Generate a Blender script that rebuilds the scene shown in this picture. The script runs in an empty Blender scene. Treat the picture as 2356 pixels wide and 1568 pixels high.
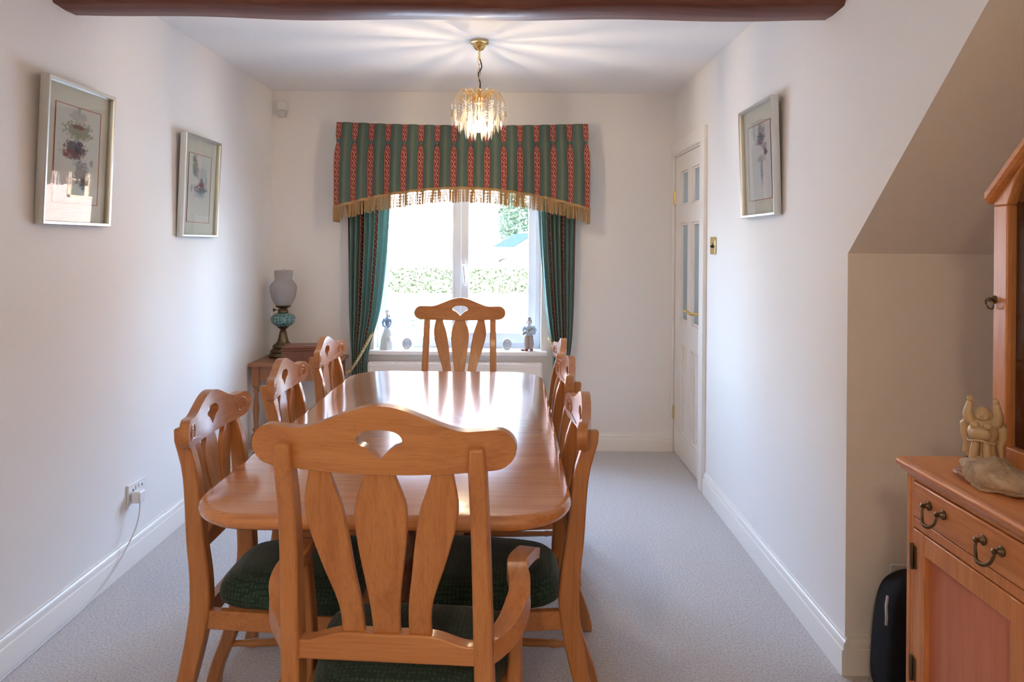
import bpy, bmesh, math, random
from mathutils import Vector, Matrix, Euler
R = random.Random(7)
PI = math.pi
sc = bpy.context.scene
COL = sc.collection

# ------------------------------------------------------------------ camera, world, sun, exposure
cam_d = bpy.data.cameras.new('camera')
cam = bpy.data.objects.new('camera', cam_d); COL.objects.link(cam)
cam_d.sensor_width = 36.0
cam_d.lens = 36.0 * 1600 / 2356
cam_d.shift_y = -(784 - 562) / 2356.0
cam_d.clip_start = 0.05
cam.matrix_world = Matrix.Translation((0, 0, 1.38)) @ Matrix.Rotation(PI / 2, 4, 'X') @ Matrix.Rotation(math.radians(0.45), 4, 'Z')
sc.camera = cam
sc.view_settings.view_transform = 'Standard'
sc.view_settings.look = 'None'
sc.view_settings.gamma = 1.0
sc.view_settings.use_curve_mapping = False
sc.view_settings.exposure = 0.23
try:
    sc.cycles.max_bounces = 14; sc.cycles.diffuse_bounces = 7; sc.cycles.glossy_bounces = 5
    sc.cycles.transparent_max_bounces = 16; sc.cycles.transmission_bounces = 8
    sc.cycles.sample_clamp_indirect = 10.0
    sc.cycles.caustics_reflective = False; sc.cycles.caustics_refractive = False
except Exception:
    pass
SKY = 21.0
world = bpy.data.worlds.new('world'); sc.world = world; world.use_nodes = True
_nt = world.node_tree; _bg = _nt.nodes['Background']
_sky = _nt.nodes.new('ShaderNodeTexSky'); _sky.sky_type = 'NISHITA'; _sky.sun_disc = False
_sky.sun_elevation = math.radians(48); _sky.sun_rotation = math.radians(200)
_mx = _nt.nodes.new('ShaderNodeMix'); _mx.data_type = 'RGBA'
_mx.inputs[0].default_value = 0.82
_nt.links.new(_sky.outputs[0], _mx.inputs[6]); _mx.inputs[7].default_value = (0.62, 0.82, 1.12, 1)
_nt.links.new(_mx.outputs[2], _bg.inputs[0]); _bg.inputs[1].default_value = SKY
sun_d = bpy.data.lights.new('sun', 'SUN'); sun_d.energy = 44.0; sun_d.angle = 0.009; sun_d.color = (1, .98, .96)
sun = bpy.data.objects.new('sun', sun_d); COL.objects.link(sun)
sun.rotation_euler = Vector((0.35, 0.62, -0.85)).to_track_quat('-Z', 'Y').to_euler()

def portal(name, loc, rot, sx, sy):
    l = bpy.data.lights.new(name, 'AREA'); l.shape = 'RECTANGLE'; l.size = sx; l.size_y = sy
    l.cycles.is_portal = True
    o = bpy.data.objects.new(name, l); COL.objects.link(o); o.location = loc; o.rotation_euler = rot
portal('front_window_daylight', (-.362, 5.0, 1.32), (-PI / 2, 0, 0), 1.12, 1.32)

# ------------------------------------------------------------------ mesh builder
class MB:
    def __init__(s): s.v = []; s.f = []; s.uv = None; s.mi = []; s.cur = 0
    def add(s, vs, fs):
        b = len(s.v); s.v += [tuple(p) for p in vs]
        s.f += [tuple(i + b for i in f) for f in fs]; s.mi += [s.cur] * len(fs); return s
    def box(s, x0, x1, y0, y1, z0, z1):
        return s.add([(x0,y0,z0),(x1,y0,z0),(x1,y1,z0),(x0,y1,z0),(x0,y0,z1),(x1,y0,z1),(x1,y1,z1),(x0,y1,z1)],
                     [(0,3,2,1),(4,5,6,7),(0,1,5,4),(1,2,6,5),(2,3,7,6),(3,0,4,7)])
    def prism(s, poly, axis, a, b):
        n = len(poly)
        def pt(p, t): return (t, p[0], p[1]) if axis == 'x' else ((p[0], t, p[1]) if axis == 'y' else (p[0], p[1], t))
        vs = [pt(p, a) for p in poly] + [pt(p, b) for p in poly]
        fs = [tuple(range(n - 1, -1, -1)), tuple(range(n, 2 * n))] + [(i, (i + 1) % n, n + (i + 1) % n, n + i) for i in range(n)]
        return s.add(vs, fs)
    def loft(s, rings, cap=True, closed=False):
        n = len(rings[0]); vs = [p for r in rings for p in r]; fs = []
        m = len(rings)
        for k in range(m if closed else m - 1):
            a, b = k * n, ((k + 1) % m) * n
            fs += [(a + i, a + (i + 1) % n, b + (i + 1) % n, b + i) for i in range(n)]
        if cap and not closed:
            fs += [tuple(range(n - 1, -1, -1)), tuple(range((m - 1) * n, m * n))]
        return s.add(vs, fs)
    def lathe(s, prof, c=(0, 0, 0), n=24, axis='z'):
        rings = []
        for r, z in prof:
            ring = []
            for i in range(n):
                a = 2 * PI * i / n; x, y = r * math.cos(a), r * math.sin(a)
                p = (x, y, z) if axis == 'z' else ((z, x, y) if axis == 'x' else (y, z, x))
                ring.append((c[0] + p[0], c[1] + p[1], c[2] + p[2]))
            rings.append(ring)
        return s.loft(rings)
    def tube(s, path, r, n=8, closed=False):
        P = [Vector(p) for p in path]; m = len(P); rings = []
        up = None
        for k in range(m):
            if closed: t = P[(k + 1) % m] - P[k - 1]
            else: t = P[min(k + 1, m - 1)] - P[max(k - 1, 0)]
            t.normalize()
            if up is None:
                up = Vector((0, 0, 1)) if abs(t.z) < .9 else Vector((1, 0, 0))
            a = t.cross(up)
            if a.length < 1e-6: a = t.cross(Vector((0, 1, .3)))
            a.normalize(); b = a.cross(t).normalized(); up = b
            rr = r[k] if isinstance(r, (list, tuple)) else r
            rings.append([P[k] + a * (rr * math.cos(2 * PI * i / n)) + b * (rr * math.sin(2 * PI * i / n)) for i in range(n)])
        return s.loft(rings, closed=closed)
    def ball(s, c, r, n=12, m=8):
        rx, ry, rz = (r, r, r) if not isinstance(r, (tuple, list)) else r
        rings = []
        for k in range(1, m):
            t = PI * k / m
            rings.append([(c[0] + rx * math.sin(t) * math.cos(2 * PI * i / n), c[1] + ry * math.sin(t) * math.sin(2 * PI * i / n), c[2] - rz * math.cos(t)) for i in range(n)])
        b = len(s.v)
        s.loft(rings, cap=False)
        s.add([(c[0], c[1], c[2] - rz), (c[0], c[1], c[2] + rz)], [])
        lo, hi = len(s.v) - 2, len(s.v) - 1; last = b + (m - 2) * n
        fs = [(lo, b + (i + 1) % n, b + i) for i in range(n)] + [(hi, last + i, last + (i + 1) % n) for i in range(n)]
        s.f += fs; s.mi += [s.cur] * len(fs)
        return s
    def xf(s, M):
        s.v = [tuple(M @ Vector(p)) for p in s.v]; return s
    def build(s, name, mat, parent=None, bevel=0, smooth=40, seg=2, uv=None):
        me = bpy.data.meshes.new(name); me.from_pydata(s.v, [], s.f)
        for m in (mat if isinstance(mat, list) else [mat]): me.materials.append(m)
        if isinstance(mat, list):
            for p, i in zip(me.polygons, s.mi): p.material_index = i
        if uv is not None:
            l = me.uv_layers.new(name='UVMap')
            for lp in me.loops: l.data[lp.index].uv = uv[lp.vertex_index]
        bm = bmesh.new(); bm.from_mesh(me); bmesh.ops.recalc_face_normals(bm, faces=bm.faces); bm.to_mesh(me); bm.free()
        me.update()
        if smooth:
            for p in me.polygons: p.use_smooth = True
            try: me.set_sharp_from_angle(angle=math.radians(smooth))
            except Exception: pass
        o = bpy.data.objects.new(name, me); COL.objects.link(o)
        if parent is not None: o.parent = parent
        if bevel:
            b = o.modifiers.new('bevel', 'BEVEL'); b.width = bevel; b.segments = seg; b.limit_method = 'ANGLE'; b.angle_limit = math.radians(38)
            b.harden_normals = False
        return o

def tag(o, label=None, cat=None, group=None, kind=None):
    if label: o['label'] = label
    if cat: o['category'] = cat
    if group: o['group'] = group
    if kind: o['kind'] = kind
    return o
def thing(name, loc, label, cat, group=None, rz=0):
    o = bpy.data.objects.new(name, None); COL.objects.link(o); o.location = loc; o.rotation_euler = (0, 0, rz)
    o.empty_display_size = .05
    return tag(o, label, cat, group)
def copy_tree(o, parent=None, loc=None, rz=None, label=None):
    c = o.copy(); COL.objects.link(c)
    if parent is not None: c.parent = parent
    if loc is not None: c.location = loc
    if rz is not None: c.rotation_euler = (0, 0, rz)
    if label: c['label'] = label
    for ch in list(o.children): copy_tree(ch, c)
    return c
def struct(name, mb, mat, parent=None, **k):
    return tag(mb.build(name, mat, parent, **k), kind='structure')
def lerp(a, b, t): return a + (b - a) * t
def interp(tab, x):
    if x <= tab[0][0]: return tab[0][1]
    for (x0, y0), (x1, y1) in zip(tab, tab[1:]):
        if x <= x1: return y0 + (y1 - y0) * (x - x0) / (x1 - x0)
    return tab[-1][1]
def sm(tab, x):   # smooth (cosine) interpolation
    if x <= tab[0][0]: return tab[0][1]
    for k in range(len(tab) - 1):
        x0, y0 = tab[k]; x1, y1 = tab[k + 1]
        if x <= x1:
            t = (x - x0) / (x1 - x0)
            m0 = 0 if k == 0 else (tab[k + 1][1] - tab[k - 1][1]) / (tab[k + 1][0] - tab[k - 1][0]) * (x1 - x0)
            m1 = 0 if k == len(tab) - 2 else (tab[k + 2][1] - tab[k][1]) / (tab[k + 2][0] - tab[k][0]) * (x1 - x0)
            return (2*t**3-3*t*t+1)*y0 + (t**3-2*t*t+t)*m0 + (-2*t**3+3*t*t)*y1 + (t**3-t*t)*m1
    return tab[-1][1]

# ------------------------------------------------------------------ materials
def s2l(c): return tuple(((x / 255) / 12.92 if x / 255 <= .04045 else ((x / 255 + .055) / 1.055) ** 2.4) for x in c)
class NT:
    def __init__(s, name):
        s.m = bpy.data.materials.new(name); s.m.use_nodes = True; s.t = s.m.node_tree
        s.p = s.t.nodes['Principled BSDF']; s.out = s.t.nodes['Material Output']
    def n(s, typ, **k):
        x = s.t.nodes.new(typ)
        for a, b in k.items(): setattr(x, a, b)
        return x
    def l(s, a, b): s.t.links.new(a, b)
    def put(s, sock, v):
        if hasattr(v, 'links') or isinstance(v, bpy.types.NodeSocket): s.l(v, sock)
        else: sock.default_value = v
    def math(s, op, a, b=0.0, c=0.0, clamp=False):
        x = s.n('ShaderNodeMath', operation=op, use_clamp=clamp)
        s.put(x.inputs[0], a); s.put(x.inputs[1], b)
        if op in ('MULTIPLY_ADD', 'SMOOTH_MIN', 'COMPARE', 'WRAP'): s.put(x.inputs[2], c)
        return x.outputs[0]
    def coord(s, which='Object'): return s.n('ShaderNodeTexCoord').outputs[which]
    def mapping(s, vec, scale=(1,1,1), loc=(0,0,0), rot=(0,0,0)):
        x = s.n('ShaderNodeMapping'); s.l(vec, x.inputs[0]); x.inputs['Scale'].default_value = scale
        x.inputs['Location'].default_value = loc; x.inputs['Rotation'].default_value = rot; return x.outputs[0]
    def noise(s, vec, scale, detail=4, rough=.5, dist=0):
        x = s.n('ShaderNodeTexNoise'); s.l(vec, x.inputs['Vector']); x.inputs['Scale'].default_value = scale
        x.inputs['Detail'].default_value = detail; x.inputs['Roughness'].default_value = rough; x.inputs['Distortion'].default_value = dist
        return x.outputs[0]
    def ramp(s, fac, stops):
        x = s.n('ShaderNodeValToRGB'); s.put(x.inputs[0], fac); e = x.color_ramp.elements
        while len(e) < len(stops): e.new(.5)
        for k, (p, c) in enumerate(stops):
            e[k].position = p; e[k].color = (c[0], c[1], c[2], 1) if not isinstance(c, (int, float)) else (c, c, c, 1)
        return x.outputs[0]
    def mix(s, fac, a, b, bt='MIX'):
        x = s.n('ShaderNodeMix', data_type='RGBA', blend_type=bt); s.put(x.inputs[0], fac)
        s.put(x.inputs[6], (*a, 1) if isinstance(a, tuple) else a); s.put(x.inputs[7], (*b, 1) if isinstance(b, tuple) else b)
        return x.outputs[2]
    def sep(s, vec):
        x = s.n('ShaderNodeSeparateXYZ'); s.l(vec, x.inputs[0]); return x.outputs
    def bump(s, h, strength=.3, dist=.002):
        x = s.n('ShaderNodeBump'); s.put(x.inputs['Height'], h); x.inputs['Strength'].default_value = strength
        x.inputs['Distance'].default_value = dist; s.l(x.outputs[0], s.p.inputs['Normal'])
    def base(s, c): s.put(s.p.inputs['Base Color'], (*c, 1) if isinstance(c, tuple) else c)
    def set(s, **k):
        nm = dict(rough='Roughness', metal='Metallic', coat='Coat Weight', coat_rough='Coat Roughness', trans='Transmission Weight', ior='IOR', spec='Specular IOR Level', sheen='Sheen Weight', alpha='Alpha')
        for a, b in k.items(): s.put(s.p.inputs[nm[a]], b)
        return s
def plain(name, c, rough=.5, metal=0, **k):
    t = NT(name); t.base(tuple(c)); t.set(rough=rough, metal=metal, **k)
    co = t.coord(); n = t.noise(co, 60, 3); t.bump(n, .04, .001)
    return t.m
def plaster(name, c, scale=160, st=.25):
    t = NT(name); co = t.coord(); n1 = t.noise(co, 1.3, 2); n2 = t.noise(co, scale, 3, .6)
    t.base(t.mix(n1, tuple(x * .985 for x in c), tuple(c))); t.set(rough=.85, spec=.2); t.bump(n2, st, .0015); return t.m
def wood(name, dark, mid, light, axis='z', rough=.32, coat=.35, scale=1.0):
    t = NT(name); co = t.coord()
    st = {'x': (1.2, 16, 16), 'y': (16, 1.2, 16), 'z': (16, 16, 1.2)}[axis]
    v = t.mapping(co, tuple(q * scale for q in st))
    oi = t.n('ShaderNodeObjectInfo')
    off = t.n('ShaderNodeVectorMath', operation='ADD'); t.l(v, off.inputs[0])
    sc_ = t.n('ShaderNodeMath', operation='MULTIPLY'); t.l(oi.outputs['Random'], sc_.inputs[0]); sc_.inputs[1].default_value = 13
    t.l(sc_.outputs[0], off.inputs[1]); v = off.outputs[0]
    g = t.noise(v, 1.6, 5, .62, 1.2); f = t.noise(v, 9, 4, .6, .2)
    w = t.math('ADD', t.math('MULTIPLY', g, .72), t.math('MULTIPLY', f, .28))
    c = t.ramp(w, [(.28, dark), (.5, mid), (.72, light)])
    pv = t.mapping(co, {'x': (5, 260, 260), 'y': (260, 5, 260), 'z': (260, 260, 5)}[axis]); po = t.noise(pv, 1, 3, .6, .3)
    pore = t.ramp(po, [(.50, 0.0), (.66, 1.0)])
    big = t.noise(t.mapping(co, {'x': (1.5, 7, 7), 'y': (7, 1.5, 7), 'z': (7, 7, 1.5)}[axis]), 1, 2)
    c = t.mix(t.math('MULTIPLY', pore, .28), c, tuple(x * .55 for x in dark)); c = t.mix(t.math('MULTIPLY', big, .25), c, tuple(x * 1.05 for x in dark))
    t.base(c)
    t.set(rough=t.math('MULTIPLY_ADD', f, .18, rough - .08), coat=coat, coat_rough=.16)
    t.bump(f, .10, .0006); return t.m
W_D, W_M, W_L = (.36, .133, .040), (.51, .215, .075), (.60, .28, .108)
M = {}
M['wall'] = plaster('wall_paint', (.86, .845, .83))
M['ceil'] = plaster('ceiling_paint', (.85, .85, .855), 90, .5)
M['trim'] = plain('white_gloss', (.86, .84, .81), .35)
M['upvc'] = plain('white_plastic', (.74, .79, .84), .3)
M['plastic'] = plain('socket_plastic', (.82, .82, .82), .3)
for ax in 'xyz':
    M['wood_' + ax] = wood('oak_' + ax, W_D, W_M, W_L, ax)
    M['pine_' + ax] = wood('cabinet_wood_' + ax, (.44, .165, .060), (.62, .26, .10), (.72, .33, .14), ax, .35, .3)
    M['stand_' + ax] = wood('stand_wood_' + ax, (.26, .105, .04), (.36, .15, .06), (.45, .20, .085), ax, .4, .2)
M['red_wood'] = wood('red_panel', (.46, .15, .085), (.57, .20, .115), (.63, .245, .145), 'z', .45, .15, .6)
M['box_wood'] = wood('carved_box_wood', (.13, .042, .022), (.20, .066, .034), (.26, .09, .048), 'x', .4, .2)
M['dark_turned'] = wood('dark_turned', (.10, .030, .012), (.17, .052, .020), (.24, .08, .03), 'z', .25, .5)
M['beam'] = wood('beam_wood', (.07, .020, .013), (.15, .045, .028), (.25, .095, .06), 'x', .55, .08, .6)
def tabletop_mat():
    t = NT('table_top'); co = t.coord()
    v = t.mapping(co, (1.0, 11, 11)); g = t.noise(v, 1.6, 5, .62, 1.0); f = t.noise(v, 11, 4, .6, .2)
    w = t.math('ADD', t.math('MULTIPLY', g, .65), t.math('MULTIPLY', f, .35))
    c = t.ramp(w, [(.25, (.46, .17, .054)), (.5, (.60, .25, .088)), (.75, (.70, .32, .125))])
    po = t.noise(t.mapping(co, (4, 220, 220)), 1, 3, .6, .3); c = t.mix(t.math('MULTIPLY', t.ramp(po, [(.5, 0.0), (.68, 1.0)]), .35), c, (.26, .08, .022))
    xyz = t.sep(co)
    seam = t.math('LESS_THAN', t.math('ABSOLUTE', t.math('SUBTRACT', t.math('ABSOLUTE', xyz[1]), .2)), .0012)
    t.base(t.mix(seam, c, (.12, .04, .015))); t.set(rough=t.math('MULTIPLY_ADD', f, .12, .15), coat=.9, coat_rough=.13)
    t.bump(f, .06, .0005); return t.m
M['table_top'] = tabletop_mat()
def carpet():
    t = NT('carpet_pile'); co = t.coord(); a = t.noise(co, 130, 4, .75); b = t.noise(co, 2.2, 3); f = t.noise(co, 420, 2, .6)
    c = t.ramp(a, [(.33, (.42, .395, .40)), (.5, (.67, .645, .655)), (.66, (.83, .81, .82))])
    t.base(t.mix(t.math('MULTIPLY', b, .25), c, (.55, .52, .53))); t.set(rough=1, spec=.05, sheen=.25)
    t.bump(t.math('ADD', a, f), .7, .006); return t.m
M['carpet'] = carpet()
def seat_fabric():
    t = NT('seat_fabric'); co = t.coord(); v = t.n('ShaderNodeTexVoronoi'); t.l(co, v.inputs['Vector']); v.inputs['Scale'].default_value = 95
    v.inputs['Randomness'].default_value = .25
    d = v.outputs['Distance']; ring = t.math('LESS_THAN', t.math('ABSOLUTE', t.math('SUBTRACT', d, .34)), .10)
    n = t.noise(co, 300, 3)
    c = t.mix(t.math('MULTIPLY', ring, .6), (.017, .045, .036), (.085, .135, .115))
    t.base(t.mix(t.math('MULTIPLY', n, .5), c, (.020, .042, .034))); t.set(rough=.9, spec=.15, sheen=.18)
    t.bump(t.math('ADD', ring, n), .3, .002); return t.m
M['seat'] = seat_fabric()
def stripe_fabric(name, g=(1, 1, 1), tl=.14, rs=1.0):
    t = NT(name); uv = t.coord('UV'); u, v, _ = t.sep(uv)
    q = t.math('SUBTRACT', t.math('FRACT', t.math('ADD', u, 100.5)), .5); q = t.math('MULTIPLY', q, rs) if rs != 1 else q; aq = t.math('ABSOLUTE', q)
    weave = t.noise(t.mapping(uv, (900, 260, 1)), 1, 2)
    big = t.noise(t.mapping(uv, (40, 3, 1)), 1, 3)
    green = t.mix(weave, tuple(a * k for a, k in zip(g, (.070, .130, .110))), tuple(a * k for a, k in zip(g, (.138, .218, .190))))
    green = t.mix(t.math('MULTIPLY', big, .3), green, (.06, .11, .085))
    def line(pos, w): return t.math('LESS_THAN', t.math('ABSOLUTE', t.math('SUBTRACT', aq, pos)), w)
    gold = t.math('MAXIMUM', t.math('MAXIMUM', line(.487, .0055), line(.455, .0045)), line(.415, .004))
    c = t.mix(t.math('MULTIPLY', gold, .75), green, (.40, .28, .10))
    c = t.mix(t.math('MULTIPLY', line(.19, .018), .8), c, (.20, .05, .06))
    red = t.math('LESS_THAN', aq, .17)
    # vine with leaves
    ph = t.math('MULTIPLY', v, 2 * PI / .058)
    s = t.math('SINE', ph); vine = t.math('LESS_THAN', t.math('ABSOLUTE', t.math('SUBTRACT', q, t.math('MULTIPLY', s, .062))), .020)
    cell = t.math('SUBTRACT', t.math('FRACT', t.math('DIVIDE', v, .029)), .5)
    sgn = t.math('MULTIPLY_ADD', t.math('LESS_THAN', t.math('FRACT', t.math('DIVIDE', v, .058)), .5), -2, 1)
    lx = t.math('SUBTRACT', q, t.math('MULTIPLY', sgn, .055)); 
    e1x = t.math('MULTIPLY', t.math('ADD', lx, t.math('MULTIPLY', cell, .10)), 22); e1y = t.math('MULTIPLY', t.math('ADD', cell, t.math('MULTIPLY', lx, 2.2)), 2.6)
    leaf = t.math('LESS_THAN', t.math('ADD', t.math('MULTIPLY', e1x, e1x), t.math('MULTIPLY', e1y, e1y)), .55)
    mot = t.math('MULTIPLY', t.math('MAXIMUM', vine, leaf), t.math('LESS_THAN', aq, .118))
    bord = line(.138, .011)
    mot = t.math('MAXIMUM', mot, bord)
    rc = t.mix(weave, (.24, .020, .018), (.35, .042, .034))
    rc = t.mix(t.math('MULTIPLY', mot, .85), rc, (.62, .43, .30))
    c = t.mix(red, c, rc)
    t.base(c); t.set(rough=.85, spec=.2, sheen=.1); t.bump(weave, .15, .001)
    tr = t.n('ShaderNodeBsdfTranslucent'); t.put(tr.inputs[0], c)
    ms = t.n('ShaderNodeMixShader'); ms.inputs[0].default_value = tl
    t.l(t.p.outputs[0], ms.inputs[1]); t.l(tr.outputs[0], ms.inputs[2]); t.l(ms.outputs[0], t.out.inputs[0])
    return t.m
M['stripe'] = stripe_fabric('striped_fabric')
M['curtain'] = stripe_fabric('striped_curtain', (2.9, 2.75, 3.0), .45, 2.9)
M['gold_fringe'] = plain('gold_fringe', (.42, .255, .105), .75)
M['rope'] = plain('rope', (.60, .50, .30), .8)
M['button'] = plain('green_button', (.09, .16, .15), .8)
M['brass'] = plain('brass', (.78, .58, .24), .22, 1)
M['gilt'] = plain('gilt', (.85, .55, .22), .22, 1)
M['silver'] = plain('silver_frame', (.66, .68, .66), .32, .9)
M['bronze'] = plain('aged_bronze', (.16, .12, .075), .35, 1)
M['black'] = plain('black_cord', (.012, .010, .009), .5)
M['black_fabric'] = plain('black_nylon', (.006, .006, .007), .75, spec=.2)
M['dark_slot'] = plain('dark_slot', (.03, .03, .035), .5)
M['cable'] = plain('white_cable', (.70, .70, .72), .4)
def glassy(name, tint=(1, 1, 1), refl=1.0, rough=0.0):
    t = NT(name); tr = t.n('ShaderNodeBsdfTransparent'); tr.inputs[0].default_value = (*tint, 1)
    gl = t.n('ShaderNodeBsdfGlossy'); gl.inputs['Roughness'].default_value = rough; gl.inputs[0].default_value = (refl,) * 3 + (1,)
    lw = t.n('ShaderNodeLayerWeight'); f5 = t.math('MULTIPLY_ADD', t.math('POWER', lw.outputs['Facing'], 5.0), .75, .028)
    ms = t.n('ShaderNodeMixShader'); t.l(f5, ms.inputs[0]); t.l(tr.outputs[0], ms.inputs[1]); t.l(gl.outputs[0], ms.inputs[2])
    t.l(ms.outputs[0], t.out.inputs[0]); return t.m
M['glass'] = glassy('clear_glass', (.97, .98, .98))
M['car_glass'] = plain('car_glass', (.014, .022, .023), .25, spec=0.0)
def crystal():
    t = NT('crystal'); t.base((1., .97, .92)); t.set(rough=.02, trans=1, ior=1.52)
    tr = t.n('ShaderNodeBsdfTransparent'); tr.inputs[0].default_value = (1, .95, .87, 1)
    tl = t.n('ShaderNodeBsdfTranslucent'); tl.inputs[0].default_value = (1, .96, .9, 1)
    m0 = t.n('ShaderNodeMixShader'); m0.inputs[0].default_value = .07
    t.l(t.p.outputs[0], m0.inputs[1]); t.l(tl.outputs[0], m0.inputs[2])
    ms = t.n('ShaderNodeMixShader'); ms.inputs[0].default_value = .45
    t.l(m0.outputs[0], ms.inputs[1]); t.l(tr.outputs[0], ms.inputs[2]); t.l(ms.outputs[0], t.out.inputs[0]); return t.m
M['crystal'] = crystal()
def frosted(name, c, f=.5):
    t = NT(name); t.base(c); t.set(rough=.35); tr = t.n('ShaderNodeBsdfTranslucent'); tr.inputs[0].default_value = (*c, 1)
    ms = t.n('ShaderNodeMixShader'); ms.inputs[0].default_value = f
    t.l(t.p.outputs[0], ms.inputs[1]); t.l(tr.outputs[0], ms.inputs[2]); t.l(ms.outputs[0], t.out.inputs[0]); return t.m
M['frost_door'] = frosted('obscure_glass', (.42, .47, .47), .35)
def shade_glass():
    t = NT('smoky_shade'); t.base((.62, .61, .61)); t.set(rough=.2)
    tr = t.n('ShaderNodeBsdfTransparent'); tr.inputs[0].default_value = (.86, .84, .86, 1)
    ms = t.n('ShaderNodeMixShader'); ms.inputs[0].default_value = .6
    t.l(t.p.outputs[0], ms.inputs[1]); t.l(tr.outputs[0], ms.inputs[2]); t.l(ms.outputs[0], t.out.inputs[0]); return t.m
M['shade'] = shade_glass()
def teal_glass():
    t = NT('teal_glass'); co = t.coord(); v = t.n('ShaderNodeTexVoronoi', feature='DISTANCE_TO_EDGE'); t.l(t.mapping(co, (1, 1, 1.3)), v.inputs['Vector'])
    v.inputs['Scale'].default_value = 46; v.inputs['Randomness'].default_value = .28
    e = t.math('LESS_THAN', v.outputs['Distance'], .09)
    t.base(t.mix(e, (.045, .14, .15), (.20, .36, .37))); t.set(rough=.12, coat=.6); t.bump(v.outputs['Distance'], .5, .004); return t.m
M['teal'] = teal_glass()
def bulb():
    t = NT('lit_bulb'); t.base((1., .85, .6)); t.p.inputs['Emission Color'].default_value = (1, .76, .48, 1); t.p.inputs['Emission Strength'].default_value = 1050; return t.m
M['bulb'] = bulb()
def globe():
    t = NT('opal_globe'); t.base((.9, .85, .75)); t.p.inputs['Emission Color'].default_value = (1, .74, .46, 1); t.p.inputs['Emission Strength'].default_value = 92; return t.m
M['globe'] = globe()

# ================================================================== the room
XL, XR, YB, YR, XF, H = -1.62, 1.09, 4.68, -3.0, 1.95, 2.40
struct('floor', MB().box(XL - .1, XF + .1, YR - .1, YB + .1, -.1, 0), M['carpet'], smooth=0)
struct('ceiling', MB().box(XL - .1, XF + .1, YR - .1, YB + .1, H, H + .1), M['ceil'], smooth=0)
struct('wall_left', MB().box(XL - .12, XL, YR - .1, YB + .3, 0, H), M['wall'], smooth=0)
WX0, WX1, WZ0, WZ1 = -.925, .20, .645, 1.98
b = MB().box(XL - .12, WX0, YB, YB + .3, -.3, H).box(WX1, XR + .12, YB, YB + .3, -.3, H)
b.box(WX0, WX1, YB, YB + .3, -.3, WZ0).box(WX0, WX1, YB, YB + .3, WZ1, H)
struct('wall_back', b, M['wall'], smooth=0)
DY0, DY1, DZ = 3.965, 4.665, 1.985
AY, AZ, SL = 2.256, 1.36, .893
AT = AY - (H - AZ) / SL
wr = [(AY, 0), (DY0, 0), (DY0, DZ), (DY1, DZ), (DY1, 0), (YB, 0), (YB, H), (AT, H), (AY, AZ)]
struct('wall_right', MB().prism(wr, 'x', XR, XR + .12), M['wall'], smooth=0)
struct('wall_alcove', MB().box(XR + .12, XF + .1, AY, AY + .12, 0, AZ + .02), M['wall'], smooth=0)
nx = .1
struct('ceiling_alcove_slope', MB().prism([(AY + .12, AZ), (AY, AZ), (AT, H), (AT + .1, H), (AY + .12, AZ + .1)], 'x', XR + .12, XF + .1), M['wall'], smooth=0)
struct('wall_alcove_side', MB().box(XF, XF + .1, YR - .1, AY, 0, H), M['wall'], smooth=0)
struct('wall_rear', MB().box(XL - .1, XF + .1, YR - .1, YR, 0, H), M['wall'], smooth=0)
struct('wall_stair_side', MB().box(XR, XR + .1, YR, .55, 0, H).box(XR + .1, XF, .45, .55, 0, H), M['wall'], smooth=0)
pl_ = thing('ceiling_lamp', (-.25, -1.0, H), 'round opal ceiling lamp in the half of the room behind the camera', 'lamp')
MB().lathe([(0, 0), (.05, 0), (.045, -.02), (.012, -.03), (.012, -.12), (.04, -.13), (.04, -.15), (0, -.15)], (0, 0, 0), 24).build('lamp_fitting', M['brass'], pl_)
MB().lathe([(.039, -.14), (.07, -.155), (.095, -.19), (.10, -.23), (.09, -.27), (.055, -.305), (0, -.315)], (0, 0, 0), 28).build('opal_globe', M['globe'], pl_)

def skirting(name, axis, a, b_, at, sgn, mat=None):
    # profile (distance from wall, z)
    pr = [(0, 0), (.018, 0), (.018, .078), (.0165, .083), (.0125, .085), (.0125, .10), (.010, .108), (.006, .112), (.006, .118), (0, .118)]
    if axis == 'y': mb = MB().loft([[(at + sgn * t, y, z) for t, z in pr] for y in (a, b_)])
    else: mb = MB().loft([[(x, at + sgn * t, z) for t, z in pr] for x in (a, b_)])
    return struct(name, mb, M['trim'], smooth=30)
skirting('baseboard_left', 'y', YR, YB, XL, 1)
skirting('baseboard_back', 'x', XL, XR, YB, -1)
skirting('baseboard_right', 'y', AY - .018, DY0 - .085, XR, -1)
skirting('baseboard_alcove', 'x', XR, XF, AY, -1)

# rustic ceiling beam
def beam():
    mb = MB(); n = 60; rings = []
    rr = random.Random(3); w = [rr.uniform(0, 6) for _ in range(8)]
    for k in range(n + 1):
        t = k / n; x = lerp(XL - .02, XR + .02, t)
        yc = lerp(2.515, 2.375, t) ; wob = .006 * math.sin(9 * t + w[0]) + .004 * math.sin(21 * t + w[1])
        zb = lerp(2.214, 2.174, t) + .004 * math.sin(9 * t + w[2]) + .003 * math.sin(23 * t + w[3]) - .012 * math.exp(-((t - .55) / .2) ** 2)
        yf, yk = yc - .085 + wob, yc + .075 + .005 * math.sin(13 * t + w[4])
        rings.append([(x, yf, H + .01), (x, yf - .003, zb + .05), (x, yf + .002, zb + .014), (x, yf + .012, zb + .002), (x, yc, zb - .003), (x, yk - .012, zb), (x, yk - .002, zb + .012), (x, yk, zb + .05), (x, yk, H + .01)])
    return mb.loft(rings)
struct('trim_1', beam(), M['beam'], smooth=50)

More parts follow.
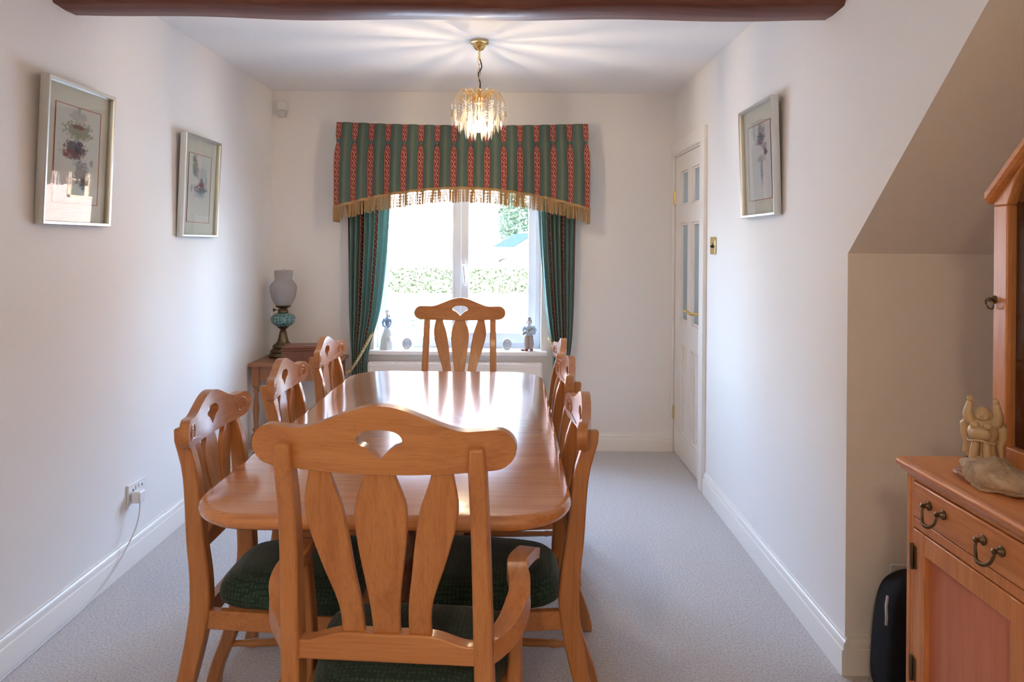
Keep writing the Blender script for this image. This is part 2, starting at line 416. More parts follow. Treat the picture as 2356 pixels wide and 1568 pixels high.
# ---- window
win = MB()
y0, y1 = 4.80, 4.87
gz = WZ1 - .06
win.box(WX0, -.867, y0, y1, WZ0, WZ1).box(.135, WX1, y0, y1, WZ0, WZ1).box(-.402, -.345, y0, y1, WZ0, WZ1)
win.box(-.867, .135, y0, y1, WZ0, .722).box(-.867, .135, y0, y1, gz, WZ1)
wf = struct('window_1', win, M['upvc'], bevel=.004)
s = MB(); sx0, sx1, sz0, sz1 = -.352, .165, .70, gz + .02
s.box(sx0, -.296, y0 - .018, y1 - .01, sz0, sz1).box(.113, sx1, y0 - .018, y1 - .01, sz0, sz1)
s.box(-.296, .113, y0 - .018, y1 - .01, sz0, .772).box(-.296, .113, y0 - .018, y1 - .01, gz - .03, sz1)
s.build('window_sash', M['upvc'], wf, bevel=.006)
bd = MB().box(-.874, -.858, y0 - .004, y0 + .02, .72, gz).box(-.41, -.395, y0 - .004, y0 + .02, .72, gz).box(-.87, -.40, y0 - .004, y0 + .02, .718, .734)
bd.build('glazing_bead', M['upvc'], wf, bevel=.003)
MB().box(-.87, -.40, 4.832, 4.836, .72, gz).build('window_pane', M['glass'], wf, smooth=0)
MB().box(-.30, .117, 4.822, 4.826, .765, gz).build('window_pane', M['glass'], wf, smooth=0)
h = MB().box(-.345, -.318, y0 - .032, y0 - .018, 1.185, 1.275); h.tube([(-.331, y0 - .03, 1.235), (-.331, y0 - .05, 1.225), (-.328, y0 - .055, 1.20), (-.322, y0 - .052, 1.15), (-.318, y0 - .048, 1.095)], [.012, .013, .012, .009, .006], 10)
h.build('window_handle', M['plastic'], wf, bevel=.003)
MB().box(WX0 - .03, WX1 + .045, YB - .055, y0, WZ0 - .008, WZ0 + .022).build('window_sill', M['trim'], wf, bevel=.010, seg=3)
wf['label'] = 'white framed two-light casement window above the sill'

# ---- door
dr = MB(); dx0, dx1 = XR + .004, XR + .044
LY0, LY1, LZ0, LZ1 = DY0 + .028, DY1 - .012, .012, 1.965
def dbox(ya, yb, za, zb): dr.box(dx0, dx1, ya, yb, za, zb)
cols = [(4.055, 4.235), (4.335, 4.515)]; rows = [(.17, .745), (.895, 1.525), (1.64, 1.86)]
dbox(LY0, cols[0][0], LZ0, LZ1); dbox(cols[1][1], LY1, LZ0, LZ1); dbox(cols[0][1], cols[1][0], LZ0, LZ1)
zs = [LZ0] + [q for r in rows for q in r] + [LZ1]
for c in cols:
    for k in range(0, 8, 2): dbox(c[0], c[1], zs[k], zs[k + 1])
door = struct('door_1', dr, M['trim'], smooth=0)
for c in cols:
    for k, r in enumerate(rows):
        m_ = MB()
        for (a0, a1, c0, c1) in ((c[0], c[0] + .014, r[0], r[1]), (c[1] - .014, c[1], r[0], r[1]), (c[0], c[1], r[0], r[0] + .014), (c[0], c[1], r[1] - .014, r[1])):
            m_.box(dx0 + .006, dx0 + .022, a0, a1, c0, c1)
        m_.build('door_moulding', M['trim'], door, bevel=.004)
        if k: MB().box(dx0 + .018, dx0 + .024, c[0], c[1], r[0], r[1]).build('door_pane', M['frost_door'], door, smooth=0)
        else:
            p = MB().box(dx0 + .020, dx0 + .032, c[0], c[1], r[0], r[1])
            a, e = .035, .055
            pts = lambda i, x: [(x, c[0] + i, r[0] + i), (x, c[1] - i, r[0] + i), (x, c[1] - i, r[1] - i), (x, c[0] + i, r[1] - i)]
            p.loft([pts(a, dx0 + .021), pts(e, dx0 + .010)]); p.build('door_panel', M['trim'], door, smooth=0)
pl = MB().box(dx0 - .006, dx0, 3.997, 4.033, .865, 1.055)
pl.build('door_plate', M['brass'], door, bevel=.006)
hd = MB().tube([(dx0 - .004, 4.015, .985), (dx0 - .045, 4.015, .985), (dx0 - .055, 4.025, .985), (dx0 - .056, 4.06, .986), (dx0 - .054, 4.10, .988), (dx0 - .060, 4.125, .994)], [.010, .008, .010, .0095, .009, .012], 12)
hd.lathe([(.014, 0), (.016, .004), (.010, .01)], (dx0 - .012, 4.015, .985), 14, 'x'); hd.build('door_handle', M['brass'], door)
for z in (.27, 1.70):
    MB().box(dx0 - .006, dx0 + .002, LY1 - .004, LY1 + .012, z - .045, z + .045).lathe([(.006, z - .045), (.006, z + .045)], (dx0 - .006, LY1 + .004, 0), 10).build('door_hinge', M['brass'], door)
ar = MB().box(XR - .022, XR + .002, DY0 - .075, DY0 + .012, 0, DZ - .006).box(XR - .016, XR + .002, DY1 - .008, YB - .001, 0, DZ - .006).box(XR - .022, XR + .002, DY0 - .075, YB - .001, DZ - .006, DZ + .075)
struct('trim_2', ar, M['trim'], bevel=.005)
ln = MB().box(XR + .002, XR + .12, DY0, DY0 + .024, 0, DZ).box(XR + .002, XR + .12, DY1 - .008, DY1, 0, DZ).box(XR + .002, XR + .12, DY0, DY1, DZ - .016, DZ)
struct('trim_3', ln, M['trim'], smooth=0)
struct('wall_hall', MB().box(XR + 1.1, XR + 1.2, AY + .12, YB + .3, 0, H).box(XR + .12, XR + 1.2, YB + .2, YB + .3, 0, H), M['wall'], smooth=0)
struct('floor_hall', MB().box(XR + .12, XR + 1.2, AY + .12, YB + .3, -.1, 0), M['carpet'], smooth=0)

# ================================================================== chairs
def crest(half, ear, hump, z0, y0, sag, th):
    """crest rail: z0 = bottom at the ends; returns mesh builder and front-face function"""
    hw, hc = .043 * half / .25, z0 + ear * .74
    def top(u):
        a = abs(u); r = ear * .5 / half
        z = z0 + ear + hump * (.5 * (1 + math.cos(PI * min(a / .66, 1)))) - .0025 * math.exp(-((a - .64) / .14) ** 2)
        if a > 1 - r: z = z0 + ear * .5 + (z - z0 - ear * .5) * math.sqrt(max(0, 1 - ((a - 1 + r) / r) ** 2))
        return z
    def bot(u):
        a = abs(u); r = ear * .5 / half; z = z0 - .010 * (1 - u * u) + .004
        if a > 1 - r: z = z0 + ear * .5 - (z0 + ear * .5 - z) * math.sqrt(max(0, 1 - ((a - 1 + r) / r) ** 2))
        return z
    def ht(x): t = abs(x) / hw; return hc + .020 * math.sqrt(max(0, 1 - t ** 2.6))
    def hb(x): t = abs(x) / hw; return hc - .014 * math.sqrt(max(0, 1 - t ** 2.4)) - .022 * max(0, 1 - t / .62) ** 1.25
    yc = lambda x: y0 + sag * (x / half) ** 2
    xs = sorted(set([round(half * math.sin(PI / 2 * (k / 34 - 1)), 5) for k in range(69)] + [round(hw * math.sin(PI / 2 * (k / 12 - 1)), 5) for k in range(25)]))
    xs[0] = -half; xs[-1] = half
    mb = MB()
    T = lambda x: top(x / half); B = lambda x: bot(x / half)
    fr_ = (hc - B(hw)) / (T(hw) - B(hw))
    inside = lambda x: abs(x) < hw - 1e-6
    lo_ = lambda x: hb(x) if inside(x) else B(x) + (T(x) - B(x)) * fr_
    up_ = lambda x: ht(x) if inside(x) else B(x) + (T(x) - B(x)) * fr_
    for f0, f1, rim in ((B, lo_, 1), (up_, T, 0)):
        V = []; F = []
        for x in xs:
            a, b_ = f0(x), f1(x)
            V += [(x, yc(x) - th / 2, a), (x, yc(x) - th / 2, b_), (x, yc(x) + th / 2, a), (x, yc(x) + th / 2, b_)]
        for k in range(len(xs) - 1):
            p, q = 4 * k, 4 * k + 4
            F += [(p, q, q + 1, p + 1), (p + 2, p + 3, q + 3, q + 2)]
            hole = inside((xs[k] + xs[k + 1]) / 2)
            if rim == 1 or hole: F.append((p, p + 2, q + 2, q))
            if rim == 0 or hole: F.append((p + 1, q + 1, q + 3, p + 3))
        e = 4 * (len(xs) - 1)
        F += [(0, 1, 3, 2), (e, e + 2, e + 3, e + 1)]
        mb.add(V, F)
    return mb, (lambda x: yc(x) + th / 2), yc

def weld(o):
    bm = bmesh.new(); bm.from_mesh(o.data); bmesh.ops.remove_doubles(bm, verts=bm.verts, dist=2e-5)
    bmesh.ops.dissolve_degenerate(bm, dist=1e-6, edges=bm.edges)
    bmesh.ops.recalc_face_normals(bm, faces=bm.faces); bm.to_mesh(o.data); bm.free()
    for p in o.data.polygons: p.use_smooth = True
    o.data.set_sharp_from_angle(angle=math.radians(40))

def turned(L):   # turned stretcher profile along its length
    pr = []
    for k in range(41):
        t = k / 40; r = .0085 + .0045 * math.sin(PI * t)
        for c in (.14, .18, .82, .86): r += .0035 * math.exp(-((t - c) / .012) ** 2)
        pr.append((r, t * L))
    return pr

def make_chair(name, label, group, carver):
    root = thing(name, (0, 0, 0), label, 'chair', group)
    if carver: half, ph, pb, zt, hump, crz, recl = .252, .181, .195, 1.081, .044, .60, .088
    else: half, ph, pb, zt, hump, crz, recl = .215, .152, .160, .955, .040, .588, .060
    ear = .076; z0 = zt - hump - ear
    prof = [(0, -.10), (.2, -.040), (.40, 0), (.5, -.001), (crz, -.012), (lerp(crz, zt, .5), -.5 * recl), (z0 + .04, -recl), (zt, -recl - .012)]
    py = lambda z: sm(prof, z)
    ptop = z0 + ear * .62
    for s in (-1, 1):
        mb = MB(); rings = []
        for k in range(29):
            z = ptop * k / 28; x = s * lerp(pb, ph, max(0, min(1, (z - .3) / (ptop - .3)))); y = py(z)
            hx = lerp(.021, .0165, z / ptop); hy = sm([(0, .019), (.42, .027), (.6, .024), (ptop, .019)], z)
            if k == 28: hx *= .8; hy *= .75
            rings.append([(x - hx, y - hy, z), (x + hx, y - hy, z), (x + hx, y + hy, z), (x - hx, y + hy, z)])
        o = mb.loft(rings).build('back_post', M['wood_z'], root, bevel=.005)
    yr = py(z0 + .05) + .019 + .0125 - .010 - .027 * (ph / half) ** 2
    mb, front, yc = crest(half, ear, hump, z0, yr, .030, .026)
    cr = mb.build('crest_rail', M['wood_x'], root, bevel=0); weld(cr)
    bv = cr.modifiers.new('bevel', 'BEVEL'); bv.width = .006; bv.segments = 3; bv.limit_method = 'ANGLE'; bv.angle_limit = math.radians(50)
    for s in (-1, 1):   # carved scroll on the sitter's side
        pts = []
        cx, cz = s * (half - .052), z0 + ear * .5
        for k in range(46):
            a = k / 45 * 1.55 * 2 * PI; r = .010 + .018 * k / 45
            if k > 44: continue
            x = cx + s * r * math.cos(-a + 2.6); z = cz + r * math.sin(-a + 2.6) * .95
            pts.append((x, front(x) + .0004, z))
        lx, _, lz = pts[-1]
        for k in range(1, 9):
            t = k / 8; x = lerp(lx, s * half * .38, t); z = lerp(lz, z0 + .004, t ** 1.5); pts.append((x, front(x) + .0004, z))
        MB().tube(pts, .0015, 6).build('carved_scroll', M['wood_x'], cr)
    # slats
    za, zb = crz + .020, z0 + .006
    for k, nm in ((-1, 0), (0, 0), (1, 0)):
        mb = MB(); rings = []
        for q in range(25):
            t = q / 24; z = lerp(za - .012, zb + .012, t)
            f = half / .252
            if k == 0: c = 0; w = sm([(0, .0265), (.2, .029), (.74, .0495), (1, .0235)], t)
            else:
                c = k * sm([(0, .066), (.2, .068), (.45, .088), (.76, .1105), (1, .1165)], t) * (f ** .8); w = sm([(0, .0225), (.2, .0225), (.72, .0365), (1, .0175)], t)
            w *= f ** .7
            y = lerp(py(crz) + .002, yc(c) - .002, t) - .010 * math.sin(PI * t)
            rings.append([(c - w, y - .0075, z), (c + w, y - .0075, z), (c + w, y + .0075, z), (c - w, y + .0075, z)])
        mb.loft(rings).build('back_slat', M['wood_z'], root, bevel=.003)
    # cross rail with raised middle
    mb = MB(); rings = []
    wr_ = lerp(pb, ph, (crz - .3) / (ptop - .3)) - .012
    for q in range(41):
        x = lerp(-wr_, wr_, q / 40); a = abs(x) / wr_; ztop = crz + .024 - .016 * sm([(0, 0), (.52, 0), (.86, 1), (1, 1)], a)
        y = py(crz) - .002
        rings.append([(x, y - .015, crz - .030), (x, y - .015, ztop), (x, y + .015, ztop), (x, y + .015, crz - .030)])
    mb.loft(rings).build('cross_rail', M['wood_x'], root, bevel=.003)
    # seat frame and cushion
    bw, fw, d0, d1 = pb - .012, (.245 if carver else .207), -.012, .400
    sf = MB(); z1 = .412
    sf.box(-bw, bw, -.014, .014, .362, z1).box(-fw, fw, d1 - .03, d1, .362, z1)
    for s in (-1, 1):
        P = [(s * bw, .0), (s * (bw + .022), .0), (s * fw, d1 - .01), (s * (fw - .022), d1 - .01)]
        sf.prism(P, 'z', .362, z1)
    sf.build('seat_frame', M['wood_x'], root, bevel=.003)
    mb = MB(); rings = []; n = 56
    for lv, (sc_, z) in enumerate([(.94, .405), (.985, .412), (1.0, .425), (.99, .441), (.95, .456), (.87, .469), (.74, .479), (.55, .487), (.3, .491), (.02, .492)]):
        ring = []
        for i in range(n):
            a = 2 * PI * i / n; ca, sa = math.cos(a), math.sin(a); e = 2 / 5.0
            ux = math.copysign(abs(ca) ** e, ca) * sc_; uy = math.copysign(abs(sa) ** e, sa) * sc_
            t = (uy + 1) / 2; hwid = lerp(bw - .006, fw + .008, t)
            ring.append((ux * hwid, lerp(.016, d1 + .016, t), z))
        rings.append(ring)
    mb.loft(rings).build('seat', M['seat'], root, smooth=60)
    for s in (-1, 1):
        mb = MB(); rings = []
        for q in range(9):
            z = .40 * q / 8; hh = lerp(.015, .021, q / 8); x = s * (fw - .022) + s * .006 * math.sin(PI * q / 8) ; y = d1 - .026 + .014 * (1 - q / 8) ** 2
            rings.append([(x - hh, y - hh, z), (x + hh, y - hh, z), (x + hh, y + hh, z), (x - hh, y + hh, z)])
        mb.loft(rings).build('front_leg', M['wood_z'], root, bevel=.004)
    zst = .135
    for s in (-1, 1):
        a = Vector((s * pb, py(zst) + .015, zst)); b_ = Vector((s * (fw - .02), d1 - .035, zst)); L = (b_ - a).length
        m_ = MB().lathe(turned(L), (0, 0, 0), 12); q = (b_ - a).to_track_quat('Z', 'Y').to_matrix().to_4x4(); m_.xf(Matrix.Translation(a) @ q)
        m_.build('stretcher', M['wood_y'], root)
    a = Vector((-(pb + fw) / 2 + .012, .17, zst)); b_ = Vector(((pb + fw) / 2 - .012, .17, zst))
    m_ = MB().lathe(turned((b_ - a).length), (0, 0, 0), 12); m_.xf(Matrix.Translation(a) @ (b_ - a).to_track_quat('Z', 'Y').to_matrix().to_4x4())
    m_.build('stretcher', M['wood_x'], root)
    if carver:
        for s in (-1, 1):
            # centre line (x, y, z, half width, half height)
            pts = [(.196, -.004, .590, .016, .022), (.213, .020, .592, .018, .022), (.237, .048, .612, .021, .022), (.251, .076, .646, .022, .020), (.251, .100, .672, .022, .017), (.245, .125, .683, .022, .015), (.244, .16, .684, .022, .014), (.251, .20, .680, .022, .0135), (.262, .245, .672, .022, .013), (.269, .285, .656, .021, .012)]
            rings = []; m = 40
            ts = [k / (len(pts) - 1) for k in range(len(pts))]
            val = lambda t, c: sm([(ts[k], pts[k][c]) for k in range(len(pts))], t)
            for k in range(m + 1):
                t = k / m; p = Vector((s * val(t, 0), val(t, 1), val(t, 2))); e = .01
                d = Vector((s * (val(min(1, t + e), 0) - val(max(0, t - e), 0)), val(min(1, t + e), 1) - val(max(0, t - e), 1), val(min(1, t + e), 2) - val(max(0, t - e), 2))).normalized()
                side = Vector((d.y, -d.x, 0)).normalized(); up = side.cross(d).normalized()
                w, hh = val(t, 3), val(t, 4)
                rings.append([p - side * w - up * hh, p + side * w - up * hh, p + side * w + up * hh, p - side * w + up * hh])
            arm = MB().loft(rings).build('armrest', M['wood_y'], root, bevel=.005)
            rings = []
            for k in range(17):
                t = k / 16; z = lerp(.37, .670, t); y = .20 + .018 * math.sin(PI * t); x = s * lerp(.232, .249, t); hx, hy = .0145, lerp(.020, .017, t)
                rings.append([(x - hx, y - hy, z), (x + hx, y - hy, z), (x + hx, y + hy, z), (x - hx, y + hy, z)])
            MB().loft(rings).build('arm_support', M['wood_z'], arm, bevel=.004)
    return root

G_S = 'dining chairs along the table sides'; G_C = 'carver armchairs at the table ends'
side = make_chair('dining_chair', 'oak dining chair at the table\'s left side nearest the camera, green seat', G_S, False)
side.location = (-.815, 2.0, 0); side.rotation_euler = (0, 0, -PI / 2)
copy_tree(side, loc=(-.790, 2.555, 0), rz=-PI / 2 + .02, label='oak dining chair, middle one of the three on the left wall side')
copy_tree(side, loc=(-.795, 3.16, 0), rz=-PI / 2 - .02, label='oak dining chair beside the small lamp table in the corner')
copy_tree(side, loc=(.160, 2.01, 0), rz=PI / 2, label='oak dining chair on the door side of the table, nearest the camera')
copy_tree(side, loc=(.175, 2.66, 0), rz=PI / 2 + .02, label='oak dining chair, middle one of the three on the door side')
copy_tree(side, loc=(.184, 3.165, 0), rz=PI / 2 - .02, label='oak dining chair on the door side, closest to the right curtain')
carv = make_chair('armchair', 'large oak carver armchair in the foreground seen from behind', G_C, True)
carv.location = (-.236, 1.372, 0); carv.rotation_euler = (0, 0, -.065)
copy_tree(carv, loc=(-.285, 3.80, 0), rz=PI, label='oak carver armchair at the far table end in front of the window')

# ================================================================== dining table
tb = thing('dining_table', (-.306, 2.49, 0), 'long polished oak dining table with rounded corners and pedestal base', 'table')
def rrect(hx, hy, r, n=10):
    P = []
    for cx, cy, a0 in ((hx - r, hy - r, 0), (-hx + r, hy - r, 90), (-hx + r, -hy + r, 180), (hx - r, -hy + r, 270)):
        for k in range(n + 1):
            a = math.radians(a0 + 90 * k / n); P.append((cx + r * math.cos(a), cy + r * math.sin(a)))
    return P
mb = MB(); rings = []
for ins, z in ((.030, .722), (.012, .724), (.003, .731), (0, .741), (.003, .751), (.010, .757), (.020, .760)):
    rings.append([(x, y, z) for x, y in rrect(.460 - ins, .915 - ins, .17 - ins)])
mb.loft(rings).build('table_top', M['table_top'], tb, smooth=45)
ap = MB(); 
for s in (-1, 1): ap.box(-.30, .30, s * .70 - .012, s * .70 + .012, .655, .722); ap.box(s * .30 - .012, s * .30 + .012, -.70, .70, .655, .722)
ap.build('apron', M['wood_x'], tb, bevel=.002)
for s in (-1, 1):
    yc_ = s * .45
    pr = [(.055, .66), (.06, .65), (.045, .63), (.038, .60), (.05, .585), (.052, .575), (.036, .56), (.034, .545), (.055, .50), (.066, .44), (.062, .38), (.045, .33), (.040, .315), (.056, .305), (.058, .295), (.042, .28), (.042, .20), (.05, .19), (.05, .12), (.0, .12)]
    pd = MB().lathe(pr, (0, yc_, 0), 24).build('pedestal', M['dark_turned'], tb, smooth=35)
    for q in (-1, 1):
        rings = []
        for k in range(13):
            t = k / 12; x = q * lerp(.03, .36, t); z = sm([(0, .20), (.35, .17), (.7, .075), (1, .035)], t); hh = lerp(.045, .030, t)
            rings.append([(x, yc_ - .028, max(0, z - hh)), (x, yc_ + .028, max(0, z - hh)), (x, yc_ + .028, z + hh * .7), (x, yc_ - .028, z + hh * .7)])
        MB().loft(rings).build('foot', M['dark_turned'], pd, bevel=.006)
    MB().box(-.28, .28, yc_ - .05, yc_ + .05, .655, .722).build('bearer', M['wood_x'], pd, bevel=.003)
MB().box(-.02, .02, -.45, .45, .15, .20).build('centre_stretcher', M['wood_y'], tb, bevel=.004)

# ================================================================== pelmet, curtains
def pelmet():
    root = thing('curtain_pelmet', (-.328, 4.50, 1.55), 'green and red striped pleated pelmet with gold fringe above the window', 'pelmet')
    NP, SP = 15, .1065
    qs = [-.5, -.42, -.34, -.27, -.22, -.185, -.17, -.12, -.06, 0, .06, .12, .17, .185, .22, .27, .34, .42]
    cols = [(0, -.17), (0, -.12), (0, -.06), (0, 0), (0, .06), (0, .12), (0, .17)]
    cols += [(i, q) for i in range(0, NP + 1) for q in qs if not (i == 0 and q <= .17) and not (i == NP and q > .17)]
    cols += [(0, .185), (0, .22), (0, .27), (0, .34), (0, .42)]
    cols = sorted(set(cols), key=lambda c: c[0] + c[1])
    rr = random.Random(5); jit = [rr.uniform(-1, 1) for _ in range(NP + 1)]
    ztop = lambda x: 2.166 - 1.55 - .017 * (1 - (x / .82) ** 2)
    zbot = lambda x: 1.735 - 1.55 - .135 * min(1, abs(x) / .83) ** 1.9
    ZB = .122   # button below the top
    def pos(i, q, t):
        xc = (i - NP / 2) * SP; zt, zb_ = ztop(xc + q * SP), zbot(xc + q * SP); z = lerp(zt, zb_, t); dz = zt - z
        pw = sm([(0, .165), (.08, .165), (ZB - .012, .12), (ZB, .06), (ZB + .02, .11), (ZB + .07, .19), (.25, .185), (.45, .16)], dz)
        a = abs(q); qq = a / .17 * pw if a <= .17 else pw + (a - .17) / .33 * (.5 - pw)
        qq = math.copysign(qq, q)
        low = min(1, dz / .3)
        x = xc + qq * SP + (.014 * low * (xc / .8)) + .004 * jit[i] * low * (1 - min(1, a / .4))
        g = 0 if a <= .17 else math.sin(PI * (a - .17) / .66)
        y = .012 - .024 * g * (.65 + .35 * low) + (.008 * low * math.cos(PI * q / .34) if a <= .17 else 0)
        return x, y - .012 * low, z
    ts = [k / 36 for k in range(37)]
    V, UV, F = [], [], []
    full = [('L', cols[0])] + [('', c) for c in cols] + [('R', cols[-1])]
    for flag, (i, q) in full:
        for t in ts:
            x, y, z = pos(i, q, t)
            if flag: y = .172
            V.append((x, y, z)); u = i + q + (-.45 if flag == 'L' else .45 if flag == 'R' else 0); UV.append((u, z))
    n = len(ts)
    for c in range(len(full) - 1):
        for k in range(n - 1): F.append((c * n + k, c * n + k + 1, (c + 1) * n + k + 1, (c + 1) * n + k))
    mb = MB(); mb.add(V, F); o = mb.build('pelmet_fabric', M['stripe'], root, smooth=50, uv=UV)
    sd = o.modifiers.new('solid', 'SOLIDIFY'); sd.thickness = .004; sd.offset = -1
    MB().box(-.81, .81, .02, .175, ztop(0) - .02, ztop(0) - .004).build('pelmet_board', M['trim'], root)
    for i in range(NP + 1):
        x, y, z = pos(i, 0, ZB / (ztop((i - 7.5) * SP) - zbot((i - 7.5) * SP)))
        MB().ball((x, y - .010, z), (.0115, .008, .0115), 14, 8).build('button', M['button'], root)
    # fringe: braid plus hanging cords, following the pleats
    fr = MB(); braid = []
    X = []
    for i, q in cols:
        x, y, z = pos(i, q, 1.0); X.append((x, y, z)); 
    ring = []
    for x, y, z in X: ring.append([(x, y - .006, z - .002), (x, y - .006, z + .014), (x, y + .002, z + .014), (x, y + .002, z - .002)])
    fr.loft(ring)
    acc, last = 0, None
    for (p, r) in zip(X, X[1:]):
        L = math.hypot(r[0] - p[0], (r[1] - p[1]))
        m = max(1, int(round(L / .0080)))
        for k in range(m):
            t = (k + .5) / m; x, y, z = (lerp(p[j], r[j], t) for j in range(3)); y -= .002
            Ln = .086 + R.uniform(-.007, .006); dx, dy = R.uniform(-.004, .004), R.uniform(-.004, .004)
            path = []; rad = []
            for j in range(10):
                tt = j / 9; path.append((x + dx * tt, y + dy * tt, z - Ln * tt)); rad.append(.0024 if j % 2 else .0036)
            fr.tube(path, rad, 5)
    for s in (0, -1):
        x, y, z = X[s]
        fr.box(x - .003, x + .003, y, .17, z - .002, z + .014)
        for k in range(16):
            yy = lerp(y, .168, k / 15); fr.tube([(x, yy, z - .086 * j / 9) for j in range(10)], [.0019 if j % 2 else .0032 for j in range(10)], 5)
    fr.build('fringe', M['gold_fringe'], root)
pelmet()

def curtain(name, label, le, re, seed, side_, tie_in, tie_out):
    root = thing(name, (0, 4.60, 0), label, 'curtain', 'pair of tied back striped curtains')
    rr = random.Random(seed); NF = 8.5; C = 150; Z = [2.02 - k * (1.975 / 79) for k in range(80)]
    ph = [rr.uniform(-.6, .6) for _ in range(6)]
    V, UV, F = [], [], []
    for c in range(C + 1):
        s = c / C
        for z in Z:
            w = sm(re, -z) - sm(le, -z); x = sm(le, -z) + w * s
            f = NF * s * 2 * PI + .5 * math.sin(3.1 * s * 2 * PI + ph[0]) + .35 * math.sin(z * 2.2 + ph[1])
            amp = .011 + .02 * min(1, w / .27) + .006 * math.sin(5 * s + ph[2])
            y = amp * math.sin(f) + .02 * math.exp(-((z - .62) / .2) ** 2) * 0
            x += .35 * amp * math.sin(2 * f) * .5
            V.append((x, y, z)); UV.append(((s - (.70 if side_ < 0 else .30)) / .36, z))
    n = len(Z)
    for c in range(C):
        for k in range(n - 1): F.append((c * n + k, c * n + k + 1, (c + 1) * n + k + 1, (c + 1) * n + k))
    mb = MB(); mb.add(V, F); o = mb.build('curtain_panel', M['curtain'], root, smooth=60, uv=UV)
    sd = o.modifiers.new('solid', 'SOLIDIFY'); sd.thickness = .002
    # rope tieback: two twisted strands in a loop round the gathered cloth
    (xi, zi), (xo, zo) = tie_in, tie_out
    for strand in range(2):
        path = []
        for k in range(160):
            a = 2 * PI * k / 160; t = (1 - math.cos(a)) / 2
            x = lerp(xi, xo, t); z = lerp(zi, zo, t) - .020 * math.sin(PI * t); y = -.052 * math.sin(a) + .012
            tw = a * 26 + strand * PI
            path.append((x + .005 * math.cos(tw) * side_, y + .005 * math.sin(tw), z + .005 * math.sin(tw)))
        MB().tube(path, .0062, 7, closed=True).build('tieback_rope', M['rope'], root)
    MB().lathe([(.012, -.078), (.005, -.070), (.005, -.03), (.010, -.028), (.004, -.018)], (xo, .0, zo + .012), 12, 'y').xf(Matrix.Translation((0, 0, 0))).build('tieback_hook', M['brass'], root)
curtain('curtain', 'left striped green curtain, tied back beside the oil lamp corner',
        [(-2.02, -1.095), (-1.52, -1.085), (-1.0, -1.078), (-.75, -1.068), (-.6, -1.056), (-.45, -1.06), (-.04, -1.085)],
        [(-2.02, -.80), (-1.52, -.815), (-1.2, -.838), (-.95, -.868), (-.8, -.905), (-.7, -.935), (-.6, -.952), (-.5, -.955), (-.35, -.962), (-.04, -.955)], 4, -1, (-.918, .79), (-1.068, .53))
curtain('curtain', 'right striped green curtain, tied back on the door side of the window',
        [(-2.02, .16), (-1.52, .177), (-1.2, .200), (-.95, .226), (-.8, .248), (-.65, .272), (-.5, .276), (-.35, .276), (-.04, .27)],
        [(-2.02, .425), (-1.52, .416), (-1.0, .408), (-.75, .398), (-.6, .382), (-.45, .385), (-.04, .41)], 9, 1, (.252, .76), (.385, .50))

# radiator below the window
rd = thing('radiator', (-.368, 4.664, .12), 'white panel radiator on the wall below the window sill', 'radiator')
b = MB().box(-.565, .565, -.095, -.082, .0, .455)
b.loft([[(-.53, -.098, .03), (.53, -.098, .03), (.53, -.098, .425), (-.53, -.098, .425)], [(-.545, -.094, .015), (.545, -.094, .015), (.545, -.094, .44), (-.545, -.094, .44)]])
b.build('radiator_panel', M['trim'], rd, bevel=.004)
g = MB(); g.box(-.57, .57, -.10, -.095, .455, .475).box(-.57, .57, -.035, -.03, .455, .475)
for k in range(48): g.box(-.565 + k * .024, -.556 + k * .024, -.098, -.032, .46, .468)
g.box(-.572, -.566, -.10, -.03, .0, .475).box(.566, .572, -.10, -.03, .0, .475)
g.build('radiator_grille', M['trim'], rd, bevel=.001)
v = MB().tube([(.585, -.06, .03), (.585, -.06, -.12)], .0075, 10).tube([(.566, -.06, .03), (.585, -.06, .03)], .009, 10).lathe([(.016, .03), (.018, .05), (.018, .085), (.014, .095)], (.585, -.06, 0), 14)
v.build('radiator_valve', M['plastic'], rd)
MB().box(-.3, -.26, -.09, 0, .1, .4).box(.26, .3, -.09, 0, .1, .4).build('radiator_bracket', M['trim'], rd)

# ================================================================== chandelier
ch = thing('chandelier', (-.172, 3.50, H), 'gilt chandelier with hanging crystal drops, lit, on a ceiling chain', 'chandelier')
MB().lathe([(.0, 0), (.047, 0), (.047, -.010), (.043, -.012), (.034, -.013), (.031, -.026), (.022, -.040), (.009, -.048), (.005, -.05)], (0, 0, 0), 32).build('ceiling_rose', M['brass'], ch)
MB().lathe([(.005, -.05), (.005, -.075), (.0065, -.078), (.0065, -.09), (.004, -.092)], (0, 0, 0), 14).build('stem', M['brass'], ch)
for k in range(5):
    zc = -.102 - k * .0265; pts = []
    for i in range(20):
        a = 2 * PI * i / 20; u, w = .0075 * math.cos(a), .016 * math.sin(a)
        pts.append((u if k % 2 == 0 else 0, 0 if k % 2 == 0 else u, zc + w))
    MB().tube(pts, .0016, 6, closed=True).build('chain_link', M['gilt'], ch)
cdp = [(0, 0, -.085), (.010, -.004, -.11), (.012, -.006, -.135), (-.004, -.004, -.165), (.002, -.004, -.195), (.006, -.002, -.22), (.001, 0, -.25)]
MB().tube([tuple(sm([(k, cdp[k][j]) for k in range(7)], q / 6) for j in range(3)) for q in range(37)], .0032, 8).build('cord', M['black'], ch)
lp = [(.010 * math.cos(PI * k / 10) * (1 + .4 * math.sin(PI * k / 10)), 0, -.243 + .022 * math.sin(PI * k / 10)) for k in range(11)]
b = MB().tube(lp, .0016, 6).lathe([(.004, -.235), (.011, -.245), (.009, -.262), (.006, -.28), (.011, -.30), (.024, -.306), (.026, -.314), (.010, -.322), (.006, -.33), (.006, -.37), (.012, -.372), (.013, -.40), (.011, -.402)], (0, 0, 0), 20)
b.build('centre_column', M['gilt'], ch)
